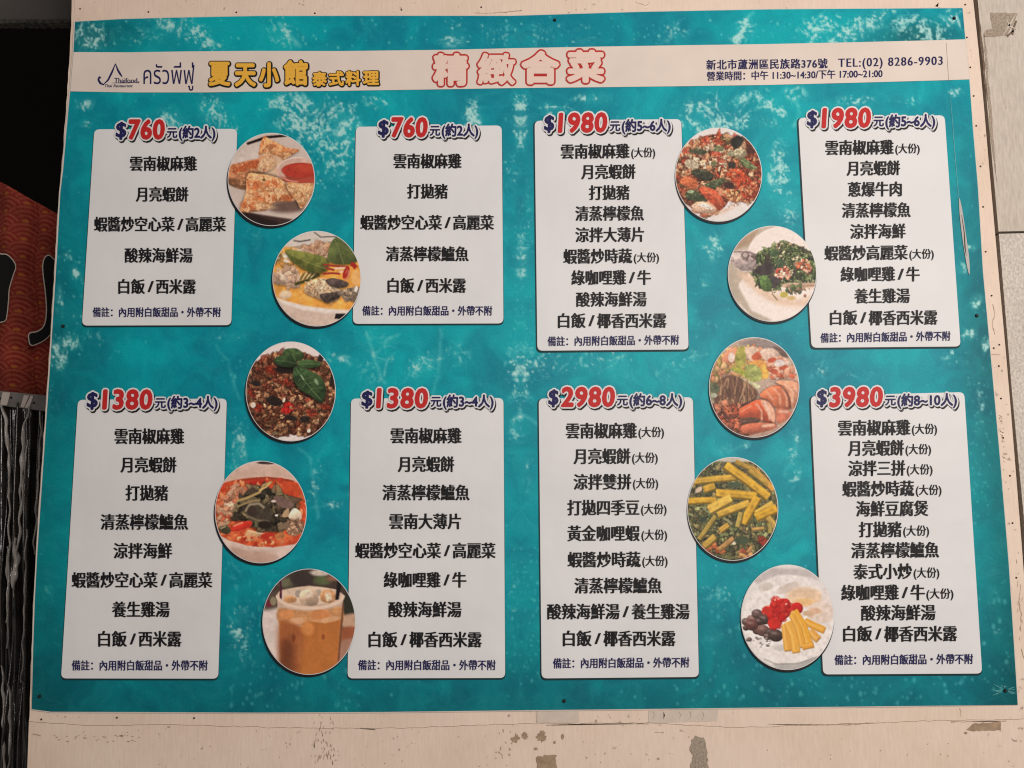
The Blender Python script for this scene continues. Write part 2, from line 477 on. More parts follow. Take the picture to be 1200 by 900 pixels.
def coconut_soup():
    p = Pic((205, 190, 178), 2)
    p.line([(150, 190), (330, 170), (600, 130)], 14, (150, 130, 115), 6)
    p.line([(240, 120), (300, 128), (390, 112)], 12, (80, 78, 72), 4)
    p.line([(420, 45), (480, 90), (540, 85), (640, 88)], 9, (70, 66, 62), 3)
    p.poly([(60, 210), (320, 185), (560, 150), (840, 200), (850, 730), (560, 720), (300, 690), (60, 600)], (226, 150, 58), 8, .16, 60, c2=(236, 170, 80))
    m = p.poly([(240, 200), (360, 170), (540, 160), (540, 280), (300, 260)], (196, 150, 118), 10, .2)
    p.crumbs(m, 45, 12, 30, [(208, 170, 140), (180, 128, 96), (160, 114, 86), (196, 150, 116)], 2.4, .25, .25, .6); p.grit(m, .25)
    p.crumbs(p.mask([(90, 260), (220, 200), (230, 320), (100, 400)]), 30, 10, 24, [(150, 110, 60), (215, 200, 180), (200, 140, 70), (90, 76, 40)], 2.2, .3, .3, .6)
    p.poly([(330, 190), (150, 250), (215, 310), (150, 290)], (226, 214, 196), 6)
    m = p.poly([(70, 410), (160, 370), (270, 370), (290, 440), (250, 515), (130, 510), (70, 490)], (202, 162, 134), 8, .2, 24, lit=.9, sh=(0, 12, .3))
    p.crumbs(m, 14, 16, 34, [(216, 184, 158), (190, 150, 122)], 2.4, .3, .2); p.grit(m, .2)
    p.line([(250, 505), (360, 470), (470, 420)], 26, (66, 66, 34), 8)
    for a in range(12):
        p.line([(280+a*12, 470-a*2), (310+a*16, 405-a*3)], 7, [(216, 200, 170), (120, 110, 60), (50, 52, 30)][a % 3], 3)
    m = p.poly([(165, 205), (260, 205), (400, 235), (520, 270), (550, 320), (520, 385), (420, 405), (330, 370), (230, 300)], (116, 116, 52), 5, .16, 50, c2=(90, 96, 42), lit=.9, sh=(4, 16, .5))
    for a in range(7): p.line([(250+a*38, 250+a*18), (330+a*40, 235+a*22)], 5, (140, 146, 72), 4, .6)
    p.line([(190, 225), (360, 310), (530, 370)], 6, (150, 152, 84), 4, .7)
    m = p.poly([(545, 220), (590, 110), (680, 90), (770, 190), (800, 300), (660, 330), (550, 300)], (94, 102, 54), 5, .2, 50, c2=(72, 84, 44), lit=.7, sh=(-4, 12, .4))
    p.line([(600, 110), (640, 200), (680, 330)], 7, (136, 140, 80), 4, .7); p.line([(640, 220), (770, 220)], 6, (64, 78, 40), 4, .7)
    for q in ([(500, 330), (620, 345), (720, 350)], [(520, 360), (600, 380)], [(500, 412), (580, 405), (650, 412)]):
        p.line(q, 17, (158, 52, 40), 4)
    for q in ([(600, 365), (720, 360)], [(640, 395), (700, 392)]): p.line(q, 20, (232, 186, 150), 4)
    p.ell(702, 400, 26, 58, (176, 40, 30), 5, .35); p.ell(706, 390, 4, 26, (196, 96, 70), 4, .35)
    p.line([(745, 320), (768, 335), (790, 360)], 40, (164, 38, 30), 5); p.line([(690, 470), (720, 440), (730, 380)], 16, (214, 120, 90), 4)
    p.ell(790, 450, 40, 70, (232, 170, 96), 12)
    m = p.poly([(330, 540), (380, 480), (500, 450), (600, 500), (640, 600), (560, 660), (430, 620), (350, 580)], (206, 168, 130), 7, .25, 24, lit=.9, sh=(0, 14, .35))
    p.crumbs(m, 30, 12, 28, [(220, 192, 158), (200, 160, 120), (186, 142, 106)], 2.2, .2, .2, .55); p.grit(m, .35)
    p.poly([(520, 470), (600, 450), (720, 490), (690, 530), (590, 530)], (84, 68, 62), 5, .4, 18, lit=.9, sh=(2, 12, .4))
    p.poly([(470, 595), (560, 575), (650, 570), (640, 620), (540, 660), (500, 645)], (74, 60, 54), 5, .4, 18, lit=.9, sh=(2, 12, .4))
    m = p.poly([(650, 570), (740, 530), (820, 540), (800, 640), (710, 650), (660, 610)], (140, 116, 92), 6, .25, lit=.8)
    p.crumbs(m, 16, 10, 22, [(160, 136, 112), (110, 92, 78)], 2, .3, .3, .6); p.grit(m, .4)
    p.ell(790, 545, 14, 28, (220, 208, 196), 5, .3)
    p.poly([(110, 600), (150, 560), (215, 570), (220, 610), (150, 640)], (222, 190, 156), 12, .15, lit=.6)
    p.poly([(60, 600), (140, 640), (330, 690), (560, 722), (850, 735), (850, 800), (560, 780), (330, 740), (150, 680)], (226, 208, 196), 8, sm=False)
    p.poly([(60, 640), (160, 680), (330, 730), (560, 762), (800, 760), (800, 900), (200, 900)], (206, 178, 160), 12, sm=False)
    p.poly([(610, 762), (700, 760), (670, 812), (600, 806)], (30, 24, 24), 4, sm=False)
    return p


def minced_pork():
    p = Pic((222, 204, 198), 3)
    m = p.poly([(60, 260), (180, 180), (330, 130), (560, 120), (700, 170), (790, 230), (860, 330), (860, 620), (760, 760), (600, 850), (460, 830), (330, 850), (200, 800), (110, 660), (60, 480)], (92, 44, 28), 10, .3, 40)
    pal = [(132, 82, 54), (150, 98, 64), (110, 62, 42), (158, 110, 76), (92, 46, 32), (120, 54, 38), (100, 62, 42)]
    p.crumbs(m, 560, 11, 30, pal, 2.1, .5, .55, .75)
    for q in ((280, 265, 55, 40), (130, 470, 55, 36), (170, 600, 45, 34), (640, 640, 50, 36), (410, 370, 50, 32), (760, 590, 50, 24)):
        p.ell(*q, (140, 44, 28), 14, .3, .8, .2)
    for q in ((440, 590, 50, 40), (410, 625, 40, 24)): p.ell(*q, (178, 30, 26), 8, .3, .95, .15)
    p.crumbs(m, 130, 9, 20, [(158, 112, 76), (140, 84, 56), (172, 128, 92), (80, 38, 30)], 2, .5, .4, .8); p.grit(m, .55, 16)
    for q in ((310, 540, 70, 42), (150, 385, 46, 26), (580, 700, 44, 28), (460, 690, 50, 24), (720, 160, 26, 34), (820, 350, 22, 60)):
        p.ell(*q, (38, 30, 28), 10, .25, .95, .3)
    for q in ((125, 575, 22, 26), (395, 530, 12, 22), (615, 800, 16, 18)): p.ell(*q, (222, 200, 180), 5, .3)
    p.ell(400, 262, 90, 34, (36, 26, 24), 14)
    g, g2 = (60, 84, 44), (42, 62, 38)
    p.poly([(390, 130), (400, 90), (470, 75), (530, 90), (570, 130), (550, 180), (470, 190)], (66, 88, 48), 5, .25, 30, c2=g2, lit=.9)
    p.line([(470, 80), (480, 140), (500, 190)], 5, (120, 134, 90), 4, .6)
    p.poly([(305, 175), (370, 140), (450, 150), (505, 200), (470, 240), (380, 235), (320, 205)], (54, 76, 42), 4, .2, 40, c2=g2, lit=1, sh=(0, 18, .6))
    p.line([(330, 185), (420, 190), (500, 210)], 5, (130, 150, 100), 4, .6)
    p.poly([(520, 195), (600, 175), (720, 200), (700, 235), (600, 250), (520, 225)], (62, 88, 48), 4, .2, 40, lit=.9, sh=(0, 14, .5))
    p.line([(520, 215), (620, 212), (710, 215)], 4, (140, 160, 110), 4, .6)
    p.poly([(475, 290), (500, 235), (600, 260), (720, 330), (765, 430), (750, 520), (715, 550), (640, 500), (540, 440), (490, 370)], (54, 76, 42), 4, .2, 50, c2=(40, 60, 36), lit=1, sh=(-6, 18, .6))
    p.line([(500, 250), (560, 340), (640, 440), (720, 530)], 7, (120, 142, 92), 4, .7)
    for q in ([(540, 310), (600, 280)], [(570, 350), (660, 320)], [(600, 390), (700, 360)], [(640, 430), (740, 420)], [(550, 330), (520, 370)], [(590, 380), (560, 420)], [(640, 430), (610, 470)]):
        p.line(q, 5, (112, 134, 84), 4, .6)
    p.line([(545, 310), (570, 355)], 12, (190, 206, 170), 6, .6); p.ell(680, 370, 14, 30, (170, 190, 150), 10, -.5, .6)
    p.ell(318, 822, 30, 14, (120, 96, 70), 6)
    return p


def red_soup():
    p = Pic((202, 172, 158), 4)
    p.ell(500, 33, 85, 15, (60, 44, 40), 5)
    p.poly([(120, 90), (860, 60), (860, 200), (60, 210)], (196, 160, 142), 30)
    m = p.poly([(30, 240), (150, 200), (300, 170), (500, 155), (700, 180), (800, 220), (870, 300), (870, 680), (740, 750), (560, 775), (330, 760), (170, 715), (30, 640)], (192, 66, 34), 6, .16, 50, c2=(214, 96, 52), sm=False)
    p.poly([(160, 200), (330, 170), (520, 158), (720, 185), (720, 200), (520, 178), (330, 190)], (150, 60, 36), 6)
    p.poly([(330, 190), (460, 180), (480, 220), (360, 250)], (176, 36, 28), 20)
    p.crumbs(m, 90, 8, 22, [(214, 104, 58), (176, 50, 30), (226, 130, 80)], 2, .15, .1)
    m = p.poly([(70, 470), (130, 340), (230, 240), (330, 290), (330, 420), (250, 500), (120, 500)], (206, 146, 112), 10, .2)
    p.crumbs(m, 60, 14, 34, [(206, 152, 118), (188, 118, 84), (180, 88, 56), (214, 170, 138)], 2.2, .35, .3, .7); p.grit(m, .3)
    p.crumbs(p.mask([(60, 500), (110, 490), (200, 520), (160, 580), (60, 580)]), 16, 12, 24, [(210, 160, 120), (190, 90, 60)], 2, .3)
    m = p.poly([(200, 520), (240, 400), (330, 280), (450, 230), (560, 270), (700, 330), (760, 400), (700, 520), (620, 620), (520, 640), (380, 600), (300, 540)], (62, 52, 38), 7, .3, 40, sh=(0, 20, .4))
    p.crumbs(m, 70, 12, 34, [(96, 82, 58), (60, 50, 38), (84, 66, 50), (46, 40, 32), (112, 96, 66)], 3.4, .55, .6); p.grit(m, .4)
    p.poly([(300, 300), (380, 250), (410, 280), (360, 310)], (74, 60, 46), 6); 
    p.line([(230, 370), (330, 340), (440, 290), (470, 230), (545, 200)], 22, (168, 136, 84), 6)
    p.line([(430, 280), (500, 240), (530, 205)], 16, (200, 160, 100), 5)
    p.line([(240, 420), (330, 380), (440, 360)], 18, (146, 120, 80), 6)
    p.poly([(560, 330), (650, 340), (740, 390), (700, 440), (600, 410)], (112, 84, 74), 8, .2)
    p.ell(430, 470, 120, 90, (66, 56, 44), 16, .3, 1, .3); p.line([(310, 460), (350, 400), (430, 390), (480, 430)], 22, (150, 132, 104), 8)
    p.ell(370, 460, 40, 50, (58, 46, 38), 12); p.line([(330, 500), (420, 540), (520, 550)], 14, (126, 108, 84), 7)
    p.ell(480, 580, 60, 36, (40, 30, 26), 14); p.line([(400, 545), (410, 600)], 26, (96, 92, 62), 8)
    p.ell(560, 370, 22, 12, (200, 176, 164), 6); p.ell(585, 495, 14, 9, (206, 196, 186), 4)
    p.poly([(640, 480), (690, 430), (690, 500), (640, 510)], (176, 140, 104), 6)
    p.poly([(180, 620), (260, 560), (360, 545), (360, 590), (270, 625), (200, 635)], (206, 46, 32), 6, .15, lit=.8)
    p.line([(205, 590), (290, 556)], 12, (232, 140, 104), 5)
    p.poly([(80, 600), (150, 585), (185, 630), (150, 660), (90, 640)], (76, 66, 46), 6, .3); p.line([(90, 610), (140, 590)], 10, (176, 160, 120), 4)
    p.poly([(315, 715), (330, 625), (440, 655), (440, 700)], (198, 146, 100), 6, .15, lit=.6); p.line([(330, 625), (440, 655), (490, 655)], 10, (226, 186, 150), 4)
    p.poly([(440, 700), (480, 650), (560, 650), (560, 700)], (184, 44, 28), 10)
    m = p.poly([(570, 670), (640, 640), (660, 680), (600, 720)], (196, 116, 66), 8, .3)
    m = p.poly([(690, 500), (740, 430), (800, 470), (800, 530), (720, 535)], (222, 192, 164), 6, .12, lit=.8)
    p.ell(775, 410, 18, 26, (120, 76, 46), 6)
    m = p.ell(745, 600, 82, 70, (142, 104, 78), 8); p.crumbs(m, 60, 8, 16, [(176, 134, 104), (110, 76, 58), (150, 112, 86)], 1.5, .4, .4)
    p.poly([(600, 590), (680, 550), (690, 600), (630, 615)], (120, 96, 74), 6)
    p.crumbs(p.mask([(200, 680), (560, 700), (560, 760), (330, 750)]), 40, 6, 14, [(226, 110, 60), (190, 50, 30), (230, 150, 100)], 2, .2, .2)
    p.poly([(60, 660), (170, 718), (330, 765), (560, 780), (750, 752), (850, 690), (800, 900), (200, 900)], (204, 176, 162), 5, sm=False)
    p.poly([(180, 770), (330, 800), (500, 815), (600, 860), (560, 900), (260, 900)], (178, 142, 124), 26)
    return p


def milk_tea():
    p = Pic((66, 52, 44), 5)
    p.poly([(40, 330), (190, 320), (230, 900), (40, 900)], (206, 186, 176), 12, sm=False)
    p.poly([(40, 250), (190, 200), (190, 320), (40, 350)], (86, 70, 60), 20)
    p.ell(240, 130, 60, 40, (96, 92, 70), 30); p.ell(540, 110, 70, 40, (84, 92, 58), 30); p.ell(520, 50, 80, 26, (190, 172, 156), 16)
    p.ell(620, 95, 50, 22, (128, 82, 66), 20); p.ell(370, 100, 90, 60, (58, 46, 42), 20)
    p.ell(105, 300, 26, 30, (110, 40, 50), 10); p.ell(140, 280, 26, 34, (130, 118, 90), 12)
    p.poly([(690, 250), (860, 200), (860, 390), (700, 390)], (44, 44, 34), 16)
    p.poly([(700, 400), (860, 385), (860, 500), (700, 490)], (180, 140, 112), 14)
    p.poly([(690, 500), (860, 500), (860, 620), (690, 620)], (146, 78, 48), 14)
    p.poly([(680, 610), (860, 600), (860, 800), (660, 800)], (160, 112, 90), 14)
    p.poly([(168, 225), (200, 190), (430, 155), (650, 185), (712, 230), (690, 420), (650, 900), (212, 900), (190, 560)], (190, 158, 136), 5, sm=False)
    p.ell(440, 235, 255, 74, (206, 176, 150), 10)
    p.poly([(225, 275), (240, 240), (300, 238), (330, 265), (310, 292), (250, 296)], (196, 138, 90), 6, .2, 24, lit=.7); p.ell(345, 220, 28, 32, (142, 128, 118), 8, 0, .7); p.ell(508, 210, 24, 26, (150, 134, 122), 8, 0, .7)
    p.poly([(360, 300), (355, 220), (395, 190), (460, 185), (500, 225), (500, 305), (430, 318)], (196, 162, 134), 6, .15, 30, lit=.9); p.poly([(395, 225), (425, 205), (470, 215), (440, 240), (400, 250)], (214, 190, 166), 8, .25, 16)
    p.poly([(525, 270), (530, 205), (590, 185), (640, 215), (640, 275), (580, 295)], (192, 134, 88), 6, .2, 24, lit=.7); p.poly([(560, 215), (600, 205), (615, 265), (575, 280)], (216, 182, 150), 8, .25, 18)
    p.poly([(195, 165), (180, 110), (208, 110), (210, 262), (190, 262)], (74, 34, 50), 4, sm=False)
    p.poly([(660, 110), (700, 110), (670, 270), (642, 270)], (30, 22, 24), 4, sm=False)
    t = np.linspace(0, math.pi, 30); p.line(np.stack([440+268*np.cos(t), 232+105*np.sin(t)], 1), 26, (214, 182, 158), 6)
    p.poly([(185, 340), (300, 350), (440, 360), (580, 345), (695, 330), (690, 460), (440, 480), (190, 450)], (190, 130, 82), 10, .2, 40)
    p.ell(250, 390, 60, 40, (206, 130, 76), 18); p.ell(520, 390, 80, 40, (198, 122, 70), 18); p.ell(335, 440, 60, 26, (216, 160, 116), 14)
    p.ell(600, 430, 90, 22, (206, 150, 106), 12, -.2)
    p.poly([(188, 430), (280, 465), (370, 490), (440, 445), (560, 460), (692, 430), (690, 560), (650, 900), (212, 900), (195, 560)], (178, 102, 46), 8, .06, 80, sm=False)
    p.poly([(190, 470), (360, 500), (380, 620), (330, 900), (212, 900)], (152, 82, 44), 40, .1)
    p.poly([(205, 600), (300, 640), (290, 900), (212, 900)], (112, 58, 34), 36)
    p.ell(420, 500, 50, 56, (198, 122, 62), 30)
    p.ell(305, 580, 16, 32, (120, 58, 30), 8, 0, .8); p.ell(545, 570, 14, 22, (140, 70, 36), 8, 0, .8)
    p.line([(355, 560), (350, 760)], 26, (176, 104, 56), 16, .6)
    p.poly([(700, 300), (716, 300), (676, 760), (660, 780)], (112, 70, 48), 6, sm=False)
    return p


def spicy_chicken():
    p = Pic((226, 214, 208), 6)
    m = p.poly([(80, 330), (170, 210), (290, 130), (430, 100), (560, 130), (700, 150), (850, 300), (850, 480), (800, 640), (700, 700), (560, 680), (480, 760), (350, 820), (200, 740), (100, 620), (60, 450)], (126, 58, 38), 7, .35, 40)
    p.poly([(120, 240), (290, 130), (320, 220), (150, 300)], (222, 176, 138), 16, .15)
    pal = [(190, 126, 88), (214, 164, 122), (170, 76, 48), (176, 66, 42), (204, 146, 104), (140, 84, 54), (190, 96, 62), (96, 56, 40), (120, 100, 64)]
    p.crumbs(m, 420, 10, 30, pal, 2.4, .4, .4, .75); p.grit(m, .5, 18)
    p.crumbs(p.mask([(180, 200), (420, 170), (560, 330), (480, 430), (200, 350)]), 170, 8, 17, [(224, 184, 144), (196, 134, 92), (184, 80, 54), (228, 204, 172), (120, 74, 50)], 2.2, .4, .4, .8)
    for q in ((340, 150, 36, 36), (450, 165, 50, 24), (150, 240, 60, 24), (430, 270, 50, 26), (470, 330, 40, 22)): p.ell(*q, (186, 72, 48), 8, .3, .8, .25)
    p.ell(215, 365, 66, 42, (196, 180, 150), 8, .3, .9, .35, 16)
    p.ell(640, 265, 60, 42, (176, 164, 130), 8, .1, .9, .4, 16, .3); p.ell(560, 270, 34, 28, (150, 140, 110), 8)
    gs = [(58, 66, 44), (84, 100, 56), (46, 50, 40)]
    p.poly([(560, 150), (620, 110), (670, 150), (640, 210), (580, 220)], (46, 44, 38), 7, .4)
    p.poly([(700, 190), (760, 230), (770, 270), (700, 260)], (74, 40, 34), 10, .3)
    p.poly([(180, 250), (260, 225), (350, 250), (300, 285)], (74, 74, 54), 7, .4)
    p.poly([(205, 430), (290, 405), (400, 450), (380, 510), (280, 490)], (62, 62, 46), 6, .5, 20, lit=.9)
    p.poly([(330, 540), (450, 490), (510, 500), (430, 580), (370, 575)], (80, 86, 58), 6, .5, 20, lit=.9)
    p.poly([(640, 330), (680, 310), (790, 400), (700, 400)], (94, 104, 64), 6, .5, 20, lit=.9); p.line([(650, 330), (790, 400)], 6, (160, 170, 120), 4)
    p.poly([(160, 620), (230, 590), (350, 680), (280, 690), (180, 670)], (70, 80, 54), 6, .5, 20, lit=.9); p.ell(205, 605, 30, 14, (176, 186, 140), 6)
    p.poly([(440, 200), (500, 220), (480, 250), (400, 245)], (112, 112, 76), 6, .3)
    p.poly([(540, 350), (600, 350), (590, 400), (540, 390)], (50, 44, 38), 8, .3); p.poly([(390, 340), (430, 340), (430, 380), (390, 380)], (112, 108, 70), 6)
    p.poly([(500, 520), (580, 530), (580, 580), (510, 570)], (66, 36, 34), 10)
    m = p.poly([(510, 440), (620, 400), (720, 480), (790, 560), (760, 660), (690, 700), (640, 600), (560, 500)], (188, 66, 36), 7, .2, 30, lit=.8)
    p.crumbs(m, 60, 6, 16, [(204, 124, 80), (180, 74, 44), (216, 156, 110), (130, 48, 30)], 2.2, .3, .3, .6); p.grit(m, .4, 14)
    m = p.poly([(110, 520), (160, 470), (250, 500), (270, 560), (200, 580)], (204, 102, 60), 7, .2, lit=.7)
    m = p.poly([(280, 580), (370, 570), (470, 640), (500, 720), (440, 770), (350, 670)], (196, 78, 46), 6, .15, lit=1); p.line([(320, 590), (430, 640), (480, 730)], 14, (222, 130, 90), 8, .7)
    p.poly([(430, 570), (490, 580), (500, 630), (460, 640)], (216, 140, 100), 7, .15)
    m = p.poly([(500, 600), (600, 590), (650, 670), (590, 695), (510, 660)], (184, 110, 66), 7, .3); p.crumbs(m, 30, 8, 16, [(222, 160, 110), (180, 90, 50)], 1.5, .4)
    m = p.poly([(210, 730), (300, 690), (400, 720), (430, 770), (360, 800), (260, 780)], (222, 176, 146), 8, .15, lit=.9); p.ell(340, 735, 60, 18, (238, 220, 204), 10, .3)
    p.poly([(350, 800), (480, 770), (640, 690), (600, 730), (460, 800)], (216, 150, 112), 20, al=.7)
    p.grit(p.mask([(80, 330), (170, 210), (430, 100), (850, 300), (800, 640), (480, 760), (200, 740), (60, 450)], 10), .3, 12)
    return p


def lime_fish():
    p = Pic((190, 172, 152), 7)
    p.ell(470, 460, 420, 440, (188, 170, 150), 8)
    p.ell(580, 300, 360, 270, (230, 214, 204), 10, tex=.03)
    p.ell(500, 660, 370, 270, (232, 216, 206), 14, .15, tex=.03)
    p.poly([(60, 260), (200, 130), (330, 60), (240, 200), (90, 260)], (172, 142, 116), 10, sm=False)
    p.poly([(70, 380), (140, 460), (140, 560), (260, 780), (450, 870), (300, 870), (60, 620)], (180, 162, 142), 14, sm=False)
    p.poly([(130, 440), (300, 480), (420, 600), (620, 690), (830, 640), (840, 720), (560, 740), (330, 640)], (214, 176, 146), 30, al=.8)
    m = p.poly([(70, 340), (110, 262), (250, 255), (340, 320), (340, 390), (260, 435), (170, 435), (120, 390)], (172, 150, 144), 5, .3, 24, lit=.9)
    p.poly([(85, 285), (140, 265), (165, 300), (120, 330)], (216, 196, 186), 5); p.ell(205, 295, 36, 34, (128, 106, 100), 6); p.ell(205, 290, 20, 20, (176, 156, 150), 6)
    for q in ([(100, 262), (220, 262), (330, 300)], [(180, 330), (220, 335), (240, 290)], [(255, 350), (290, 330)], [(80, 340), (110, 345)]): p.line(q, 8, (76, 60, 56), 4, .8)
    p.line([(130, 410), (180, 436), (260, 432)], 7, (224, 206, 190), 3)
    m = p.poly([(300, 290), (420, 230), (540, 180), (740, 240), (830, 330), (850, 520), (700, 560), (560, 560), (420, 610), (330, 560), (260, 450), (330, 400)], (84, 92, 54), 8, .35, 30)
    p.poly([(440, 230), (530, 180), (700, 220), (640, 260)], (198, 160, 120), 14, .3)
    pal = [(92, 108, 60), (66, 84, 46), (124, 134, 84), (50, 60, 40), (150, 154, 112), (106, 118, 68), (186, 168, 132), (70, 56, 50)]
    p.crumbs(m, 380, 6, 17, pal, 3.4, .5, .5, .8); p.mottle(m, (44, 48, 36), 20, .6, .7); p.grit(m, .5, 12)
    p.poly([(340, 380), (440, 360), (450, 460), (330, 460), (270, 440)], (62, 50, 50), 12, .3)
    p.poly([(430, 470), (520, 510), (470, 580), (420, 560)], (66, 56, 56), 12, .3)
    p.poly([(330, 500), (380, 470), (440, 540), (420, 600), (360, 600)], (80, 106, 52), 5, .35, 20, lit=.9)
    p.poly([(420, 290), (440, 245), (490, 245), (500, 285), (460, 310)], (70, 90, 56), 6, .3, 16, lit=.7); p.poly([(470, 350), (510, 325), (550, 350), (530, 390), (490, 390)], (72, 88, 58), 6, .3, 16, lit=.7)
    p.crumbs(p.mask([(490, 420), (560, 390), (600, 480), (560, 510), (480, 480)]), 36, 10, 18, [(206, 150, 118), (186, 90, 66), (226, 186, 160), (176, 60, 46)], 1.5, .4, .4)
    p.crumbs(p.mask([(640, 370), (760, 340), (780, 450), (700, 420)]), 34, 9, 17, [(206, 110, 70), (226, 186, 160), (200, 150, 120), (186, 84, 52)], 1.5, .4, .4)
    p.poly([(560, 540), (830, 540), (840, 580), (560, 580)], (206, 168, 140), 8, .2)
    p.line([(440, 612), (640, 600), (830, 572)], 10, (226, 196, 170), 5); p.line([(560, 575), (700, 562), (830, 560)], 7, (140, 96, 76), 4)
    p.crumbs(p.mask([(580, 565), (720, 560), (700, 620), (590, 620)]), 24, 9, 20, [(96, 112, 62), (140, 110, 86), (76, 90, 52)], 2, .4)
    p.ell(545, 640, 36, 26, (188, 168, 70), 10); p.line([(440, 630), (490, 690)], 8, (110, 96, 60), 4); p.ell(730, 650, 14, 16, (160, 110, 90), 6)
    p.ell(610, 670, 40, 20, (206, 170, 110), 12)
    return p


def vermicelli_prawns():
    p = Pic((190, 160, 140), 8)
    p.poly([(300, 60), (480, 20), (640, 70), (720, 170), (560, 120), (400, 100)], (150, 130, 124), 16)
    p.poly([(600, 90), (700, 120), (730, 190), (660, 170)], (110, 84, 74), 12)
    p.poly([(40, 260), (120, 210), (140, 480), (60, 560)], (112, 112, 70), 16, .3)
    p.crumbs(p.mask([(50, 240), (300, 90), (520, 130), (560, 300), (300, 360), (60, 400)]), 150, 12, 30, [(206, 150, 96), (222, 176, 120), (190, 120, 74), (214, 140, 100), (176, 150, 80)], 2, .35, .3)
    p.poly([(150, 190), (220, 110), (290, 110), (280, 230), (190, 230)], (216, 136, 100), 8, .15, lit=.8); p.ell(235, 185, 30, 44, (232, 206, 190), 12)
    p.poly([(270, 160), (310, 90), (360, 110), (350, 250), (280, 280)], (178, 168, 76), 8, .25, c2=(150, 148, 62))
    p.poly([(350, 120), (440, 90), (480, 160), (420, 230)], (222, 186, 160), 8, .2)
    p.poly([(410, 180), (480, 130), (520, 170), (450, 220)], (200, 88, 52), 8, .2)
    p.poly([(480, 130), (600, 110), (660, 180), (560, 230)], (216, 180, 160), 8, .2, lit=.6)
    p.poly([(390, 230), (500, 210), (540, 280), (400, 270)], (222, 150, 70), 10, .3)
    p.poly([(480, 270), (560, 260), (560, 360), (490, 370)], (226, 168, 70), 10, .3)
    m = p.poly([(560, 200), (700, 190), (800, 300), (820, 400), (700, 360), (600, 380), (560, 300)], (224, 170, 144), 10, .2, lit=.5)
    p.crumbs(m, 50, 10, 24, [(236, 200, 180), (206, 96, 62), (226, 160, 126), (214, 130, 96)], 1.8, .3, .25)
    for q in ((590, 210, 40, 22), (610, 310, 30, 24), (690, 275, 40, 16)): p.ell(*q, (200, 80, 50), 8, -.3, .9)
    p.ell(660, 235, 44, 30, (224, 204, 198), 12)
    p.poly([(225, 285), (300, 275), (420, 340), (480, 300), (440, 400), (320, 340)], (178, 176, 60), 7, .2, c2=(146, 152, 66))
    p.poly([(350, 260), (440, 250), (500, 320), (480, 400), (390, 360)], (150, 156, 82), 7, .25, c2=(176, 176, 96))
    p.poly([(330, 370), (420, 400), (490, 440), (410, 485), (350, 430)], (196, 190, 146), 7, .25)
    m = p.mask([(110, 400), (220, 340), (330, 380), (460, 480), (440, 560), (300, 640), (160, 640), (80, 560)], 10); p.put(m, (112, 76, 58))
    for i in range(60):
        x = p.rs.uniform(110, 420); y = p.rs.uniform(380, 620); a = p.rs.uniform(-1, 1)
        p.line([(x, y-50), (x+25*a, y), (x+60*a*p.rs.uniform(0, 1), y+45)], p.rs.uniform(4, 9), [(196, 150, 108), (168, 120, 84), (214, 172, 130), (74, 46, 36)][i % 4], 3, .8)
    p.ell(90, 460, 40, 46, (96, 100, 74), 12, 0, 1, .3); p.ell(80, 520, 30, 20, (176, 176, 150), 10)
    m = p.poly([(80, 620), (300, 590), (420, 620), (420, 860), (250, 860), (130, 760)], (130, 70, 50), 16, .3, 40)
    p.crumbs(m, 60, 12, 28, [(176, 90, 60), (110, 60, 46), (200, 120, 86), (150, 66, 44)], 2.2, .4, .4); p.grit(m, .5, 16)
    m = p.poly([(480, 520), (580, 440), (680, 440), (740, 540), (750, 640), (640, 640), (560, 570)], (204, 108, 70), 6, .15, lit=.9, sh=(-10, 4, .4))
    for q in ([(600, 450), (660, 520), (660, 600)], [(680, 450), (720, 540), (720, 620)], [(540, 480), (600, 560)]): p.line(q, 16, (236, 178, 144), 8, .7)
    m = p.poly([(620, 400), (720, 390), (820, 420), (830, 540), (770, 640), (740, 520), (680, 440)], (214, 142, 106), 6, .15, lit=.9, sh=(-12, 4, .45))
    for q in ([(700, 420), (770, 480), (770, 580)], [(780, 420), (815, 500)]): p.line(q, 14, (240, 196, 170), 8, .7)
    p.poly([(630, 640), (740, 650), (760, 700), (660, 770), (630, 740)], (206, 112, 82), 10, .2)
    p.line([(650, 660), (740, 665)], 20, (232, 176, 150), 8)
    m = p.poly([(300, 650), (390, 590), (480, 555), (570, 590), (615, 680), (610, 770), (560, 770), (480, 740), (330, 720)], (200, 84, 50), 6, .15, lit=1, sh=(-8, -12, .45))
    p.poly([(490, 570), (560, 580), (615, 670), (610, 770), (560, 700)], (230, 166, 134), 9, .15)
    for q in ([(450, 590), (500, 660), (500, 740)], [(520, 570), (560, 650), (570, 740)]): p.line(q, 12, (240, 206, 186), 7, .8)
    p.line([(310, 670), (410, 610)], 12, (232, 140, 100), 6)
    p.poly([(320, 725), (420, 715), (490, 735), (440, 775), (340, 770)], (104, 72, 58), 10, .4, 12)
    m = p.poly([(320, 790), (440, 760), (620, 770), (610, 810), (480, 850), (340, 850)], (200, 102, 72), 7, .2, lit=.8, sh=(0, -12, .4))
    p.line([(500, 790), (610, 780)], 22, (236, 190, 160), 9)
    p.poly([(420, 870), (560, 840), (700, 780), (740, 740), (640, 860), (480, 900)], (180, 140, 120), 14, sm=False)
    for q in ([(640, 380), (720, 375), (810, 400), (835, 470)], [(490, 550), (560, 565), (620, 660), (622, 770)], [(600, 440), (690, 440), (745, 540), (752, 640)]):
        p.line(spline(q+q[::-1])[:18], 7, (120, 52, 36), 4, .6)
    p.grit(p.full(), .1, 16)
    return p


